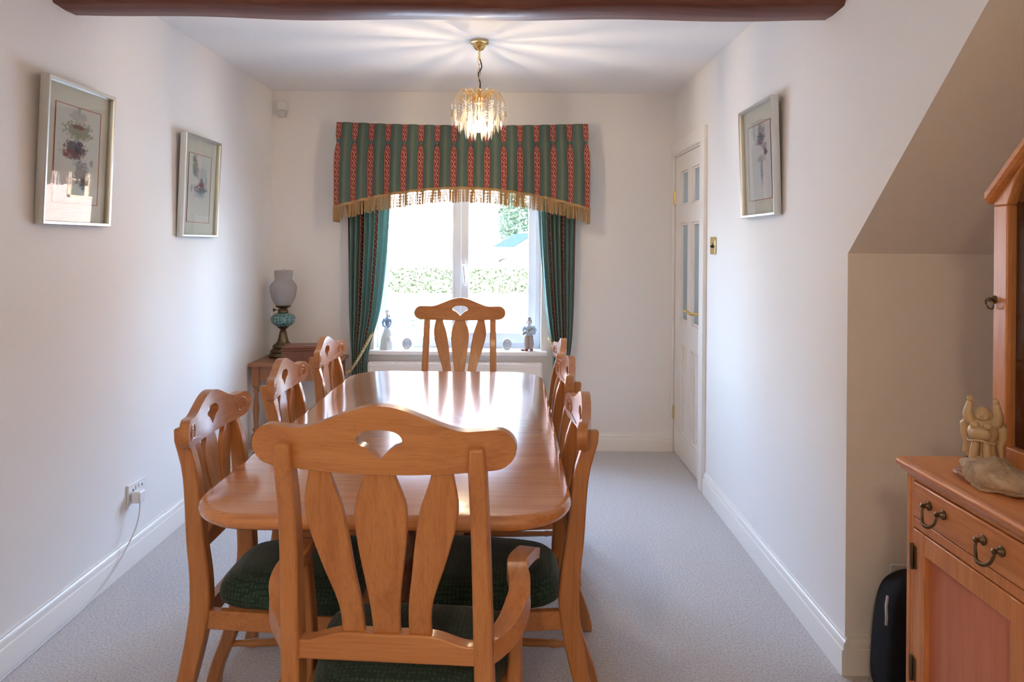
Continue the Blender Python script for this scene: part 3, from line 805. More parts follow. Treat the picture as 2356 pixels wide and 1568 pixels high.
MB().lathe([(.003, -.40), (.011, -.402), (.0155, -.412), (.0175, -.424), (.016, -.438), (.010, -.452), (.002, -.458)], (0, 0, 0), 16).build('bulb', M['bulb'], ch)
def crystal_strand(nb, drop, w):
    mb = MB(); z = -.004
    for k in range(nb):
        r = .0064; mb.lathe([(.0015, z), (r * .8, z - .003), (r, z - r), (r * .8, z - 2 * r + .003), (.0015, z - 2 * r)], (0, 0, 0), 8); z -= 2 * r + .0012
    mb.lathe([(.001, z), (w * .45, z - .012), (w, z - drop * .42), (w * .62, z - drop * .7), (.0008, z - drop)], (0, 0, 0), 6)
    return mb
tiers = [(12, .134, .250, .060, 2, .086, .0095, 0.1), (12, .100, .250, .036, 4, .094, .0105, .36), (10, .064, .252, .020, 6, .102, .0098, .2), (6, .034, .272, .008, 6, .092, .0088, .0)]
first = {}
for tno, (n_, rad, ztop_, rise, nb, drop, w, off) in enumerate(tiers):
    me_arm = None
    for k in range(n_):
        a = 2 * PI * (k + off) / n_
        if me_arm is None:
            pts = []
            for j in range(17):
                t = j / 16; x = lerp(.018, rad, t ** .9); 
                z = -.306 + (ztop_ and (.306 - ztop_)) * math.sin(PI * min(1, t / .52) / 2) if t <= .52 else -ztop_ - (.045 + rise * .3) * ((t - .52) / .48) ** 2
                pts.append((x, 0, z))
            arm = MB().tube(pts, .0017, 6).build('arm', M['gilt'], ch); me_arm = arm
            st = crystal_strand(nb, drop, w); zz = pts[-1][2]; st.xf(Matrix.Translation((rad, 0, zz)))
            cs = st.build('crystal_drop', M['crystal'], arm, smooth=12)
            arm.rotation_euler = (0, 0, a)
        else:
            copy_tree(me_arm, parent=ch, rz=a)

# ================================================================== pictures on the walls
def art(name, paper, blobs):
    t = NT(name); co = t.coord(); _, y, z = t.sep(co); c = paper
    for (cy, cz, ry, rz_, col, sc_, st) in blobs:
        dy = t.math('DIVIDE', t.math('SUBTRACT', y, cy), ry); dz = t.math('DIVIDE', t.math('SUBTRACT', z, cz), rz_)
        d = t.math('ADD', t.math('MULTIPLY', dy, dy), t.math('MULTIPLY', dz, dz))
        n = t.noise(t.mapping(co, (1, 1, 1.5), (0, cy * 7, cz * 9)), sc_, 5, .65, .8)
        m = t.math('ADD', t.math('SUBTRACT', 1, d), t.math('MULTIPLY', t.math('SUBTRACT', n, .47), 4.5), clamp=False)
        m = t.math('MULTIPLY', t.math('MULTIPLY', m, 1.6, clamp=True), t.math('LESS_THAN', d, 1.6))
        c = t.mix(t.math('MULTIPLY', m, st), c, col)
    t.base(c); t.set(rough=.8, spec=.15); return t.m
mat_board = plain('mount_board', (.60, .57, .47), .85)
red_line = plain('red_border_line', (.40, .10, .045), .7)
DK, RD, GR, BL, GN = (.08, .075, .10), (.22, .055, .06), (.24, .235, .25), (.25, .33, .40), (.17, .19, .10)
def picture(loc, rz, tilt, w, h, label, blobs, line=(.15, .85, .14, .86), paper=(.60, .58, .52)):
    root = thing('framed_print', loc, label, 'picture', 'framed watercolour prints')
    root.rotation_euler = (0, tilt, rz)
    fw, ft = .014, .028
    fr = MB()
    def mitre(p):  # p: corner function of inset
        prof = [(0, 0), (0, ft), (.003, ft + .002), (fw - .002, ft + .001), (fw, ft - .003), (fw, ft - .010), (fw, 0)]
        rings = []
        for sy, sz in ((-1, -1), (1, -1), (1, 1), (-1, 1)):
            rings.append([(x, sy * (w / 2 - i), h / 2 + sz * (h / 2 - i)) for i, x in prof])
        fr.loft(rings, closed=True)
    mitre(None)
    fr.build('frame', M['silver'], root, smooth=30)
    MB().box(.004, .010, -w / 2 + fw * .5, w / 2 - fw * .5, fw * .5, h - fw * .5).build('mount_board', mat_board, root, smooth=0)
    iw, ih = w - 2 * fw, h - 2 * fw
    ya, yb = -w / 2 + fw + iw * line[0], -w / 2 + fw + iw * line[1]; za, zb = fw + ih * line[2], fw + ih * line[3]
    MB().box(.010, .0112, ya, yb, za, zb).build('print', art('watercolour_print', paper, blobs), root, smooth=0)
    l = MB(); e = .0028
    l.box(.010, .0122, ya - e, yb + e, za - e, za).box(.010, .0122, ya - e, yb + e, zb, zb + e).box(.010, .0122, ya - e, ya, za, zb).box(.010, .0122, yb, yb + e, za, zb)
    l.build('border_line', red_line, root, smooth=0)
    MB().box(.0155, .0175, -w / 2 + fw * .6, w / 2 - fw * .6, fw * .6, h - fw * .6).build('picture_glass', M['glass'], root, smooth=0)
TI = math.radians(2.1)
picture((XL + .002, 2.553, 1.437), 0, TI, .40, .512, 'silver framed watercolour of a boat on the left wall, nearest the camera, reflecting window',
        [(-.01, .40, .055, .022, GR, 40, .4), (0, .345, .085, .035, GN, 55, .75), (.0, .36, .04, .010, RD, 50, .8), (-.02, .275, .075, .035, DK, 45, .85), (-.03, .26, .06, .02, RD, 60, .7), (.01, .285, .03, .025, (.05, .05, .06), 60, .8), (.01, .225, .035, .012, BL, 60, .7), (.025, .19, .045, .05, GR, 60, .85), (.05, .155, .03, .03, DK, 70, .8), (.085, .235, .012, .014, GR, 90, .7), (0, .435, .01, .025, GR, 90, .6)])
picture((XL + .002, 3.553, 1.405), 0, TI, .405, .508, 'silver framed watercolour of a small boat on the left wall, towards the window corner',
        [(-.06, .36, .028, .055, GN, 60, .75), (-.075, .395, .015, .02, RD, 70, .6), (-.045, .325, .035, .03, GR, 60, .8), (.02, .31, .06, .05, (.35, .36, .38), 40, .5), (.01, .245, .075, .026, DK, 50, .8), (.02, .268, .04, .012, RD, 60, .85), (.015, .285, .02, .016, DK, 70, .7), (.0, .215, .07, .018, BL, 40, .6), (-.09, .245, .012, .02, GR, 80, .6), (.07, .28, .012, .03, GR, 80, .5)], (.16, .82, .13, .84))
picture((XR - .002, 3.012, 1.508), PI, TI, .41, .487, 'silver framed watercolour sketch hanging on the right wall beside the glazed door',
        [(.03, .36, .05, .045, GR, 60, .8), (.02, .335, .055, .028, DK, 55, .7), (.06, .30, .03, .02, GR, 60, .8), (.075, .275, .022, .018, DK, 60, .9), (.0, .318, .035, .008, RD, 60, .7), (-.05, .37, .015, .035, BL, 60, .4), (.03, .25, .05, .02, GR, 60, .5), (.03, .20, .018, .05, BL, 45, .6), (.03, .19, .012, .06, GR, 45, .5)], (.16, .86, .135, .84), (.66, .64, .60))

# ================================================================== corner: side table, oil lamp, box, sensor
stb = thing('side_table', (-1.345, 4.44, 0), 'small pine side table with turned legs in the corner under the oil lamp', 'table')
MB().box(-.262, .262, -.20, .20, .618, .640).build('table_top', M['stand_x'], stb, bevel=.006, seg=3)
MB().box(-.225, .225, -.165, -.148, .53, .618).box(-.225, .225, .148, .165, .53, .618).box(-.225, -.208, -.165, .165, .53, .618).box(.208, .225, -.165, .165, .53, .618).build('apron', M['stand_x'], stb, bevel=.002)
for sx in (-1, 1):
    for sy in (-1, 1):
        x, y = sx * .222, sy * .16
        l = MB().box(x - .021, x + .021, y - .021, y + .021, .50, .618).box(x - .021, x + .021, y - .021, y + .021, .11, .20)
        l.lathe([(.018, .50), (.021, .49), (.012, .478), (.017, .47), (.017, .462), (.011, .45), (.014, .41), (.019, .36), (.015, .29), (.011, .245), (.018, .235), (.018, .226), (.012, .215), (.018, .20)], (x, y, 0), 14)
        l.lathe([(.018, .11), (.012, .10), (.019, .085), (.021, .06), (.015, .03), (.013, 0)], (x, y, 0), 14)
        l.build('leg', M['stand_z'], stb, smooth=35)
MB().box(-.222, .222, -.17, -.15, .14, .165).box(-.222, .222, .15, .17, .14, .165).box(-.232, -.212, -.16, .16, .14, .165).box(.212, .232, -.16, .16, .14, .165).build('stretcher', M['stand_x'], stb, bevel=.003)
ol = thing('oil_lamp', (-1.482, 4.515, .640), 'antique oil lamp with smoky glass shade and teal glass font', 'lamp')
MB().lathe([(0, 0), (.088, 0), (.090, .012), (.082, .024), (.078, .03), (.080, .04), (.070, .052), (.062, .058), (.066, .068), (.060, .078), (.046, .088), (.036, .10), (.030, .12), (.024, .15), (.0225, .158), (.0225, .164), (.017, .168), (.017, .175), (.022, .182), (.034, .190), (.036, .194), (0, .195)], (0, 0, 0), 32).build('lamp_base', M['bronze'], ol)
MB().lathe([(.028, .193), (.052, .203), (.071, .220), (.080, .241), (.079, .252), (.070, .268), (.052, .280), (.033, .287), (0, .288)], (0, 0, 0), 40).build('oil_font', M['teal'], ol)
bn = MB().lathe([(.030, .285), (.033, .29), (.030, .302), (.024, .306), (.026, .314), (.038, .320), (.046, .325), (.050, .331), (.044, .334), (0, .334)], (0, 0, 0), 30)
bn.tube([(-.02, 0, .305), (-.055, 0, .303)], .003, 8).lathe([(.002, -.066), (.010, -.064), (.011, -.059), (.008, -.055), (.003, -.054)], (0, 0, .303), 14, 'x')
bn.build('burner', M['bronze'], ol)
sh = MB().lathe([(.043, .332), (.060, .350), (.075, .385), (.083, .425), (.085, .452), (.082, .464), (.064, .490), (.055, .502), (.0535, .512), (.057, .524), (.057, .560), (.0545, .560), (.0545, .526), (.051, .513), (.0525, .501), (.061, .488), (.079, .463), (.082, .452), (.080, .425), (.072, .386), (.057, .352), (.041, .333)], (0, 0, 0), 40)
sh.f = sh.f[:-2]; sh.mi = sh.mi[:-2]
sh.build('lamp_shade', M['shade'], ol, smooth=70)
chm = MB().lathe([(.020, .334), (.024, .36), (.020, .40), (.0165, .45), (.016, .575), (.0145, .575), (.0145, .45), (.018, .40), (.022, .36), (.018, .334)], (0, 0, 0), 24); chm.f = chm.f[:-2]; chm.mi = chm.mi[:-2]
chm.build('glass_chimney', M['glass'], ol, smooth=70)
bx = thing('wooden_box', (-1.312, 4.350, .640), 'carved red-brown wooden box on the corner side table', 'box', rz=.14)
MB().box(-.108, .108, -.075, .075, 0, .075).build('box_body', M['box_wood'], bx, bevel=.004)
MB().box(-.112, .112, -.079, .079, .076, .086).box(-.106, .106, -.073, .073, .086, .104).build('box_lid', M['box_wood'], bx, bevel=.006, seg=3)
cv = MB()
for k in range(5): cv.tube([(-.09 + k * .045 + .014 * math.cos(a_ * PI / 8), -.0755, .035 + .014 * math.sin(a_ * PI / 8)) for a_ in range(16)], .0018, 5, closed=True)
cv.box(-.10, .10, -.0775, -.075, .062, .066).box(-.10, .10, -.0775, -.075, .008, .012)
cv.build('carved_band', M['box_wood'], bx)
MB().box(.018, .032, -.0785, -.075, .048, .068).build('lock_plate', M['bronze'], bx)
ps = thing('motion_sensor', (-1.548, 4.68, 2.21), 'small white motion sensor high on the window wall by the left corner', 'sensor')
MB().box(-.034, .034, -.035, 0, .05, .115).build('sensor_body', M['plastic'], ps, bevel=.008, seg=3)
MB().loft([[(-.03, -.045 + .0, .055), (.03, -.045, .055), (.03, 0, .055), (-.03, 0, .055)], [(-.028, -.042, .012), (.028, -.042, .012), (.028, 0, .012), (-.028, 0, .012)]]).build('sensor_lens', plain('sensor_lens', (.62, .60, .58), .15), ps, bevel=.008, seg=3)

# ================================================================== on the window sill
SZ = WZ0 + .022
w_porc = plain('porcelain_white', (.70, .74, .76), .12, coat=.4); w_blue = plain('porcelain_blue', (.22, .30, .42), .15, coat=.4); w_hair = plain('porcelain_brown', (.20, .15, .12), .2, coat=.3)
w_skin = plain('porcelain_skin', (.72, .60, .53), .2, coat=.3); w_pale = plain('porcelain_pale_blue', (.42, .54, .66), .15, coat=.4)
lady = thing('porcelain_figurine', (-.838, 4.700, SZ), 'porcelain lady figurine in a long pale dress, left end of the sill', 'figurine')
dz = MB(); rings = []
for z, r in ((0, .050), (.010, .053), (.03, .049), (.07, .046), (.11, .036), (.14, .024), (.157, .016)):
    rings.append([((r + (.004 * math.sin(7 * a) if z < .1 else 0)) * math.cos(a), (r * .85 + (.003 * math.sin(7 * a) if z < .1 else 0)) * math.sin(a), z) for a in [2 * PI * i / 42 for i in range(42)]])
dz.loft(rings).build('dress', w_porc, lady, smooth=60)
bo = MB().lathe([(.015, .155), (.017, .172), (.021, .19), (.022, .203), (.016, .212), (.007, .217), (.0065, .228)], (0, 0, 0), 18)
bo.tube([(-.021, 0, .203), (-.030, -.012, .180), (-.022, -.028, .160), (-.004, -.034, .150)], [.008, .0075, .006, .005], 8).tube([(.021, 0, .203), (.028, -.012, .180), (.020, -.028, .158), (.003, -.035, .146)], [.008, .0075, .006, .005], 8)
bo.build('bodice', w_blue, lady)
MB().ball((0, -.002, .240), (.0145, .0155, .018)).ball((0, -.017, .238), (.003, .004, .004), 8, 6).ball((-.001, -.035, .148), .007, 8, 6).lathe([(.006, .21), (.0058, .228)], (0, 0, 0), 10).build('head', w_skin, lady)
MB().ball((0, .005, .246), (.0175, .0175, .018)).tube([(0, .014, .25), (.002, .022, .225), (.004, .020, .195), (.003, .017, .175)], [.014, .016, .013, .005], 10).build('hair', w_hair, lady)
MB().lathe([(.004, .05), (.014, .06), (.015, .075), (.008, .09)], (.022, -.042, 0), 14).build('basket', w_porc, lady)
clown = thing('porcelain_figurine', (.118, 4.675, SZ), 'porcelain clown figurine in blue jacket and checked trousers, right end of the sill', 'figurine')
def check_mat():
    t = NT('checked_trousers'); co = t.coord(); x, y, z = t.sep(co)
    a = t.math('LESS_THAN', t.math('FRACT', t.math('MULTIPLY', t.math('ADD', x, 5), 130)), .4); b_ = t.math('LESS_THAN', t.math('FRACT', t.math('MULTIPLY', z, 115)), .4)
    t.base(t.mix(t.math('MAXIMUM', a, b_), (.72, .68, .66), (.20, .12, .10))); t.set(rough=.2, coat=.4); return t.m
ck = check_mat()
tr = MB().tube([(-.012, 0, .012), (-.015, -.002, .05), (-.012, 0, .09), (-.008, 0, .115)], [.016, .020, .020, .018], 12).tube([(.014, 0, .012), (.016, -.002, .05), (.012, 0, .09), (.008, 0, .115)], [.016, .020, .020, .018], 12)
tr.build('trousers', ck, clown)
jk = MB().lathe([(.026, .105), (.029, .12), (.026, .14), (.028, .158), (.022, .170), (.010, .177)], (0, 0, 0), 18)
jk.tube([(-.026, 0, .162), (-.040, -.008, .140), (-.034, -.022, .125), (-.014, -.032, .132)], [.011, .012, .010, .007], 9).tube([(.026, 0, .162), (.042, -.008, .138), (.036, -.022, .120), (.012, -.032, .126)], [.011, .012, .010, .007], 9)
jk.build('jacket', w_pale, clown)
MB().ball((0, -.003, .193), (.0145, .015, .017)).ball((0, -.019, .192), .0042, 8, 6).ball((-.012, -.033, .132), .006, 8, 6).ball((.012, -.033, .126), .006, 8, 6).build('head', w_skin, clown)
MB().ball((-.012, .002, .192), (.008, .010, .012)).ball((.012, .002, .192), (.008, .010, .012)).lathe([(.019, .203), (.020, .206), (.013, .208), (.012, .222), (.009, .226)], (.002, 0, 0), 16).build('hat', plain('grey_hat', (.33, .33, .32), .3), clown)
MB().tube([(-.034, -.034, .118), (.004, -.036, .142), (.03, -.034, .158)], .003, 7).ball((-.036, -.034, .117), .008, 10, 6).build('violin', w_hair, clown)
MB().ball((.018, -.014, .007), (.012, .024, .008)).ball((-.018, -.010, .007), (.016, .016, .008)).ball((-.040, -.006, .007), (.016, .012, .0075)).build('shoes', plain('red_shoes', (.22, .07, .05), .25), clown)
def oval_frame(x, label, y=4.672):
    r = thing('oval_photo_frame', (x, y, SZ), label, 'photo frame', 'small oval frames on the sill', rz=.25)
    rings = []
    for i in range(36):
        a = 2 * PI * i / 36; ring = []
        for j in range(8):
            c = 2 * PI * j / 8; q = .0045 * math.cos(c)
            ring.append(((.0285 + q) * math.cos(a), .0035 * math.sin(c), .042 + (.0355 + q) * math.sin(a)))
        rings.append(ring)
    m_ = MB().loft(rings, closed=True); m_.ball((-.014, 0, .006), .005, 8, 6).ball((.014, 0, .006), .005, 8, 6).tube([(0, .003, .05), (-.004, .035, .003)], .003, 6)
    m_.build('oval_rim', M['silver'], r)
    m_ = MB(); el = [(.027 * math.cos(2 * PI * i / 28), .042 + .034 * math.sin(2 * PI * i / 28)) for i in range(28)]
    m_.prism(el, 'y', -.001, .002).build('picture', art('oval_picture', (.72, .73, .74), [(0, .045, .012, .016, (.35, .42, .55), 120, .8), (.002, .03, .016, .012, (.45, .5, .6), 120, .7)]), r, smooth=0)
oval_frame(-.700, 'small silver oval frame on the sill beside the lady figurine')
oval_frame(-.215, 'small silver oval frame mostly hidden behind a slat of the far chair')
oval_frame(-.028, 'small silver oval frame on the sill beside the clown figurine')
cr_ = thing('crystal_ornament', (-.375, 4.68, SZ), 'clear glass ornament on the sill behind the far chair\'s middle slat', 'ornament')
MB().lathe([(0, 0), (.030, .0), (.033, .008), (.018, .016), (.012, .03), (.030, .055), (.040, .075), (.036, .090), (.022, .10), (.002, .106)], (0, 0, 0), 9).build('glass_body', M['crystal'], cr_, smooth=15)

# ================================================================== sockets, switch, cable
def socket(loc, label, rz, w=.146):
    r = thing('wall_socket', loc, label, 'socket', rz=rz)
    MB().box(0, .009, -w / 2, w / 2, 0, .086).build('socket_plate', M['plastic'], r, bevel=.003)
    for s in (-1, 1):
        c = s * .036
        sl = MB().box(.0088, .0094, c - .004, c + .004, .052, .061).box(.0088, .0094, c - .013, c - .007, .026, .031).box(.0088, .0094, c + .007, c + .013, .026, .031)
        sl.build('pin_hole', M['dark_slot'], r, smooth=0)
        MB().box(.009, .0125, s * .012 - .006, s * .012 + .006, .054, .072).build('rocker', M['plastic'], r, bevel=.002)
    return r
socket((XL, 3.008, .262), 'white double wall socket with one plug, low on the left wall', 0)
socket((1.305, AY, .270), 'white double wall socket half hidden behind black bag in the alcove', -PI / 2)
pg = thing('plug_and_cable', (XL + .0125, 2.972, .262), 'white plug and thin cable trailing from the left wall socket', 'cable')
MB().box(.0, .038, -.026, .026, .006, .056).build('plug', M['plastic'], pg, bevel=.008, seg=3)
cb = [(.026, 0, .006), (.028, -.005, -.02), (.030, -.02, -.06), (.026, -.05, -.11), (.016, -.10, -.165), (.012, -.16, -.205), (.013, -.26, -.24), (.014, -.38, -.255), (.016, -.6, -.2575), (.02, -.95, -.2575), (.03, -1.3, -.2575)]
ctab = lambda j: [(k, cb[k][j]) for k in range(len(cb))]
MB().tube([tuple(sm(ctab(j), k / 8) for j in range(3)) for k in range(8 * (len(cb) - 1) + 1)], .003, 7).build('cable', M['cable'], pg)
sw = thing('light_switch', (XR, 3.755, 1.335), 'brass light switch plate on the right wall beside the door', 'switch')
MB().box(-.007, 0, -.046, .046, 0, .094).build('switch_plate', M['brass'], sw, bevel=.003)
MB().box(-.0085, -.006, -.008, .008, .034, .060).tube([(-.008, 0, .047), (-.018, 0, .040)], [.005, .006], 8).build('rocker', M['dark_slot'], sw)

# ================================================================== sideboard and display cabinet
sb = thing('sideboard', (.945, 1.2525, 0), 'wooden sideboard with drawers and panelled doors in the stair alcove', 'sideboard')
HW = .4025; D = .475
def P_(mb, name, mat, par=sb, **k): return mb.build(name, mat, par, **k)
mb = MB().box(.0225, D - .0125, HW - .02, HW, 0, .86).box(.0225, D - .0125, -HW, -HW + .02, 0, .86).box(D - .012, D, -HW, HW, 0, .86).box(.0225, D - .0125, -HW + .0205, HW - .0205, .06, .08).box(.0225, D - .0125, -HW + .0205, HW - .0205, .735, .75)
mb.box(0, .022, HW - .026, HW, 0, .86).box(0, .022, -HW, -HW + .026, 0, .86)
for a, b_ in ((-HW + .0262, -.0142), (.0142, HW - .0262)):
    mb.box(.001, .022, a, b_, .838, .86).box(.001, .022, a, b_, .728, .750).box(.001, .022, a, b_, 0, .075)
mb.box(0, .022, -.014, .014, 0, .86)
for a in (HW - .013, -HW + .013): mb.tube([(-.0005, a, .02), (-.0005, a, .845)], .0025, 6)
P_(mb, 'carcass', M['pine_z'], bevel=.002)
mb = MB(); rings = []
for x0, z in ((-.002, .846), (-.008, .850), (-.009, .859), (-.017, .861), (-.020, .868), (-.018, .875), (-.010, .880)):
    rings.append([(x0, -HW - .018 - x0 * .2, z), (D + .005, -HW - .018 - x0 * .2, z), (D + .005, HW + .018 + x0 * .2, z), (x0, HW + .018 + x0 * .2, z)])
P_(mb.loft(rings), 'top', M['pine_y'], smooth=50)
for s in (1, -1):
    a, b_ = (.0165, HW - .0285); lo, hi = (a, b_) if s > 0 else (-b_, -a)
    dw = P_(MB().box(-.002, .018, lo, hi, .753, .835), 'drawer', M['pine_y'], bevel=.003)
    cen = (lo + hi) / 2
    for q in (-1, 1):
        hc_ = cen + q * .09; hb_ = MB()
        for w_ in (-1, 1):
            hb_.lathe([(.0, 0), (.010, .0), (.011, -.003), (.006, -.007), (.004, -.012), (.006, -.018), (.0, -.021)][::-1], (-.002, hc_ + w_ * .026, .800), 12, 'x')
        bp = [(-.014, -.026, .800), (-.018, -.026, .790), (-.021, -.021, .776), (-.026, -.012, .767), (-.028, 0, .765), (-.026, .012, .767), (-.021, .021, .776), (-.018, .026, .790), (-.014, .026, .800)]
        bt = [tuple(sm([(k, bp[k][j]) for k in range(9)], q_ / 4) for j in range(3)) for q_ in range(33)]
        hb_.tube([(a_, hc_ + b_2, c_) for a_, b_2, c_ in bt], [.0026 + .0014 * math.sin(PI * q_ / 32) ** 2 for q_ in range(33)], 8)
        hb_.build('drawer_handle', M['bronze'], dw)
    z0, z1 = .078, .725; st = .042
    fr = MB().box(-.001, .019, lo, lo + st, z0, z1).box(-.001, .019, hi - st, hi, z0, z1).box(-.001, .019, lo + st, hi - st, z0, z0 + .06).box(-.001, .019, lo + st, hi - st, z1 - .048, z1)
    do = P_(fr, 'door', M['pine_z'], bevel=.002)
    pn = MB(); yy0, yy1, zz0, zz1 = lo + st, hi - st, z0 + .06, z1 - .048
    pn.box(.013, .018, yy0, yy1, zz0, zz1)
    pn.build('door_panel', M['red_wood'], do)
    hy = hi - .002 if s > 0 else lo + .002
    for z in (.66, .40, .14):
        hg = MB().box(-.004, .0, hy - .012, hy + .012, z - .026, z + .026); hg.tube([(-.005, hy, z - .03), (-.005, hy, z + .03)], .004, 8)
        hg.build('hinge', M['bronze'], do, bevel=.001)
    ky = lo + .022 if s > 0 else hi - .022
    MB().lathe([(.0, -.026), (.009, -.024), (.011, -.018), (.006, -.010), (.006, -.001)], (0, ky, .50), 14, 'x').build('door_knob', M['bronze'], do)

hc = thing('display_cabinet', (1.13, 1.2525, .8805), 'glazed display cabinet with gabled top standing on the sideboard', 'display cabinet')
W2, EZ, AP = .3745, .610, .610 + .3745 * .9
DD = .27
mb = MB().box(.0205, DD, W2 - .018, W2, 0, EZ - .022).box(.0205, DD, -W2, -W2 + .018, 0, EZ - .022).box(.0205, DD, -W2 + .018, W2 - .018, 0, .018)
MB().box(DD - .01, DD, -W2 + .0185, W2 - .0185, .0185, EZ).prism([(-W2 + .02, EZ), (W2 - .02, EZ), (0, AP - .025)], 'x', DD - .01, DD).box(.022, DD - .0105, W2 - .019, W2 - .0182, .02, EZ).build('painted_shade_lining', M['dark_turned'], hc, smooth=0)  # dark wood on back and side stands in for shade inside the case
for s in (1, -1):
    mb.prism([(s * W2, EZ - .02), (s * W2, EZ - .001), (0, AP - .001), (0, AP - .02)], 'x', .0205, DD)
mb.build('cabinet_case', M['pine_z'], hc, smooth=0)
fr = MB().box(-.004, .02, W2 - .045, W2, 0, EZ - .012).box(-.004, .02, -W2, -W2 + .045, 0, EZ - .012).box(-.004, .02, -W2 + .045, W2 - .045, 0, .05)
for s in (1, -1):
    fr.prism([(s * W2, EZ - .012), (s * (W2 - .045), EZ - .012), (s * (W2 - .075), EZ + .055), (s * (W2 - .13), EZ + .11), (s * (W2 - .22), EZ + .15), (0, EZ + .17), (0, AP), (s * W2, EZ)], 'x', -.004, .02)
fd = fr.build('cabinet_door', M['pine_z'], hc, bevel=.003)
gp = [(W2 - .04, .045), (W2 - .04, EZ - .008), (W2 - .070, EZ + .058), (W2 - .126, EZ + .114), (W2 - .218, EZ + .154), (0, EZ + .174)]
gp = gp + [(-a, b_) for a, b_ in gp[-2::-1]]
MB().prism(gp, 'x', .006, .009).build('door_glass', M['glass'], fd, smooth=0)
rg = MB().lathe([(.0, -.016), (.006, -.013), (.004, -.006), (.009, -.003), (.010, .0)], (-.004, W2 - .006, .380), 12, 'x')
rg.tube([(-.016 - .003 * math.sin(2 * PI * k / 20), W2 - .006 + .012 * math.cos(2 * PI * k / 20), .370 + .012 * math.sin(2 * PI * k / 20)) for k in range(20)], .0022, 6, closed=True)
rg.build('ring_pull', M['bronze'], fd)
for s in (1, -1):
    c = MB(); prof = [(-.0045, .0), (-.014, .003), (-.020, .012), (-.021, .026), (-.014, .034), (.272, .036), (.272, .0)]
    ln_ = Vector((0, -.9)).normalized()
    rings = []
    for y, z in ((s * (W2 + .008), EZ - .008), (0, AP)):
        rings.append([(x, y, z + t) for x, t in prof])
    c.loft(rings).build('cornice', M['pine_y'], hc, smooth=30)
MB().box(.02, DD - .012, -W2 + .02, W2 - .02, .500, .506).build('glass_shelf', M['glass'], hc, smooth=0)
MB().box(.02, DD - .012, -W2 + .02, W2 - .02, .250, .256).build('glass_shelf', M['glass'], hc, smooth=0)

ivory = plain('ivory_resin', (.55, .40, .235), .4, coat=.2)
bu = thing('carved_figure', (1.082, 1.592, .8805), 'cream carved laughing figure with both arms raised, standing on the sideboard', 'figurine', rz=-.9)
bu.rotation_euler = (0, 0, -.75)
rk = random.Random(2)
bs = MB(); rings = []
for z, r in ((0, .036), (.006, .039), (.014, .036), (.020, .032)):
    rings.append([((r + .003 * math.sin(5 * a + z * 300)) * math.cos(a), (r * .8 + .002 * math.sin(4 * a)) * math.sin(a), z) for a in [2 * PI * i / 30 for i in range(30)]])
bs.loft(rings).build('base', plain('black_stand', (.015, .012, .010), .35), bu)
rb = MB(); rings = []
for z, r in ((.020, .030), (.024, .031), (.04, .026), (.055, .025), (.066, .028), (.080, .031), (.090, .029), (.104, .024), (.112, .017), (.116, .009)):
    fl = .004 if z < .06 else 0
    rings.append([((r + fl * math.sin(8 * a)) * math.cos(a), (r * .85 + fl * math.sin(8 * a + 1)) * math.sin(a) - (.006 * math.exp(-((z - .078) / .014) ** 2) if math.sin(a) < 0 else 0), z) for a in [2 * PI * i / 40 for i in range(40)]])
rb.loft(rings); rb.ball((0, -.026, .079), (.021, .012, .016), 16, 10)
rb.ball((0, -.006, .121), (.0155, .0155, .0165), 18, 12).ball((0, -.0215, .119), (.0035, .003, .0035), 8, 6).ball((0, -.019, .1125), (.0075, .004, .003), 10, 6)
for s in (-1, 1):
    rb.ball((s * .0155, -.004, .117), (.003, .0045, .010), 8, 6).ball((s * .007, -.018, .116), (.0055, .005, .0055), 10, 6).ball((s * .006, -.0195, .1245), (.003, .002, .0015), 8, 6)
    rb.tube([(s * .014, 0, .098), (s * .027, -.004, .104), (s * .030, -.005, .120), (s * .027, -.004, .138), (s * .0255, -.004, .147)], [.013, .0125, .010, .0075, .006], 12).ball((s * .025, -.005, .152), (.0065, .0055, .0065), 10, 6)
    for q in (-1, 0, 1): rb.tube([(s * .025 + q * .004, -.005, .154), (s * .024 + q * .005, -.006, .161 - abs(q) * .002)], [.0022, .0015], 6)
    rb.tube([(s * .024, .002, .106), (s * .036, .003, .092), (s * .037, .004, .072), (s * .031, .002, .052), (s * .035, -.004, .028)], [.011, .011, .009, .008, .005], 10)
    rb.tube([(s * .010, -.024, .060), (s * .012, -.029, .042), (s * .014, -.028, .022)], [.008, .009, .010], 10)
    rb.ball((s * .012, -.027, .098), (.010, .006, .008), 10, 6)
rb.tube([(.028 * math.cos(a), -.004 + .026 * math.sin(a) - (.008 if math.sin(a) < 0 else 0), .064 + .003 * math.sin(3 * a)) for a in [2 * PI * i / 24 for i in range(24)]], .0025, 6, closed=True)
rb.build('robed_body', ivory, bu, smooth=60)
def stone():
    t = NT('sandstone'); co = t.coord(); n = t.noise(co, 22, 6, .65); n2 = t.noise(co, 90, 4, .6)
    t.base(t.ramp(n, [(.3, (.30, .20, .13)), (.5, (.46, .35, .25)), (.7, (.60, .50, .38))])); t.set(rough=.9); t.bump(t.math('ADD', n, n2), .5, .006); return t.m
ro = thing('rough_stone', (1.012, 1.452, .8805), 'rough sandy stone lying on the sideboard in front of the carved figure', 'stone', rz=.2)
from mathutils import noise as mn
sb_ = MB(); sb_.ball((0, 0, 0), 1, 40, 24)
V = []
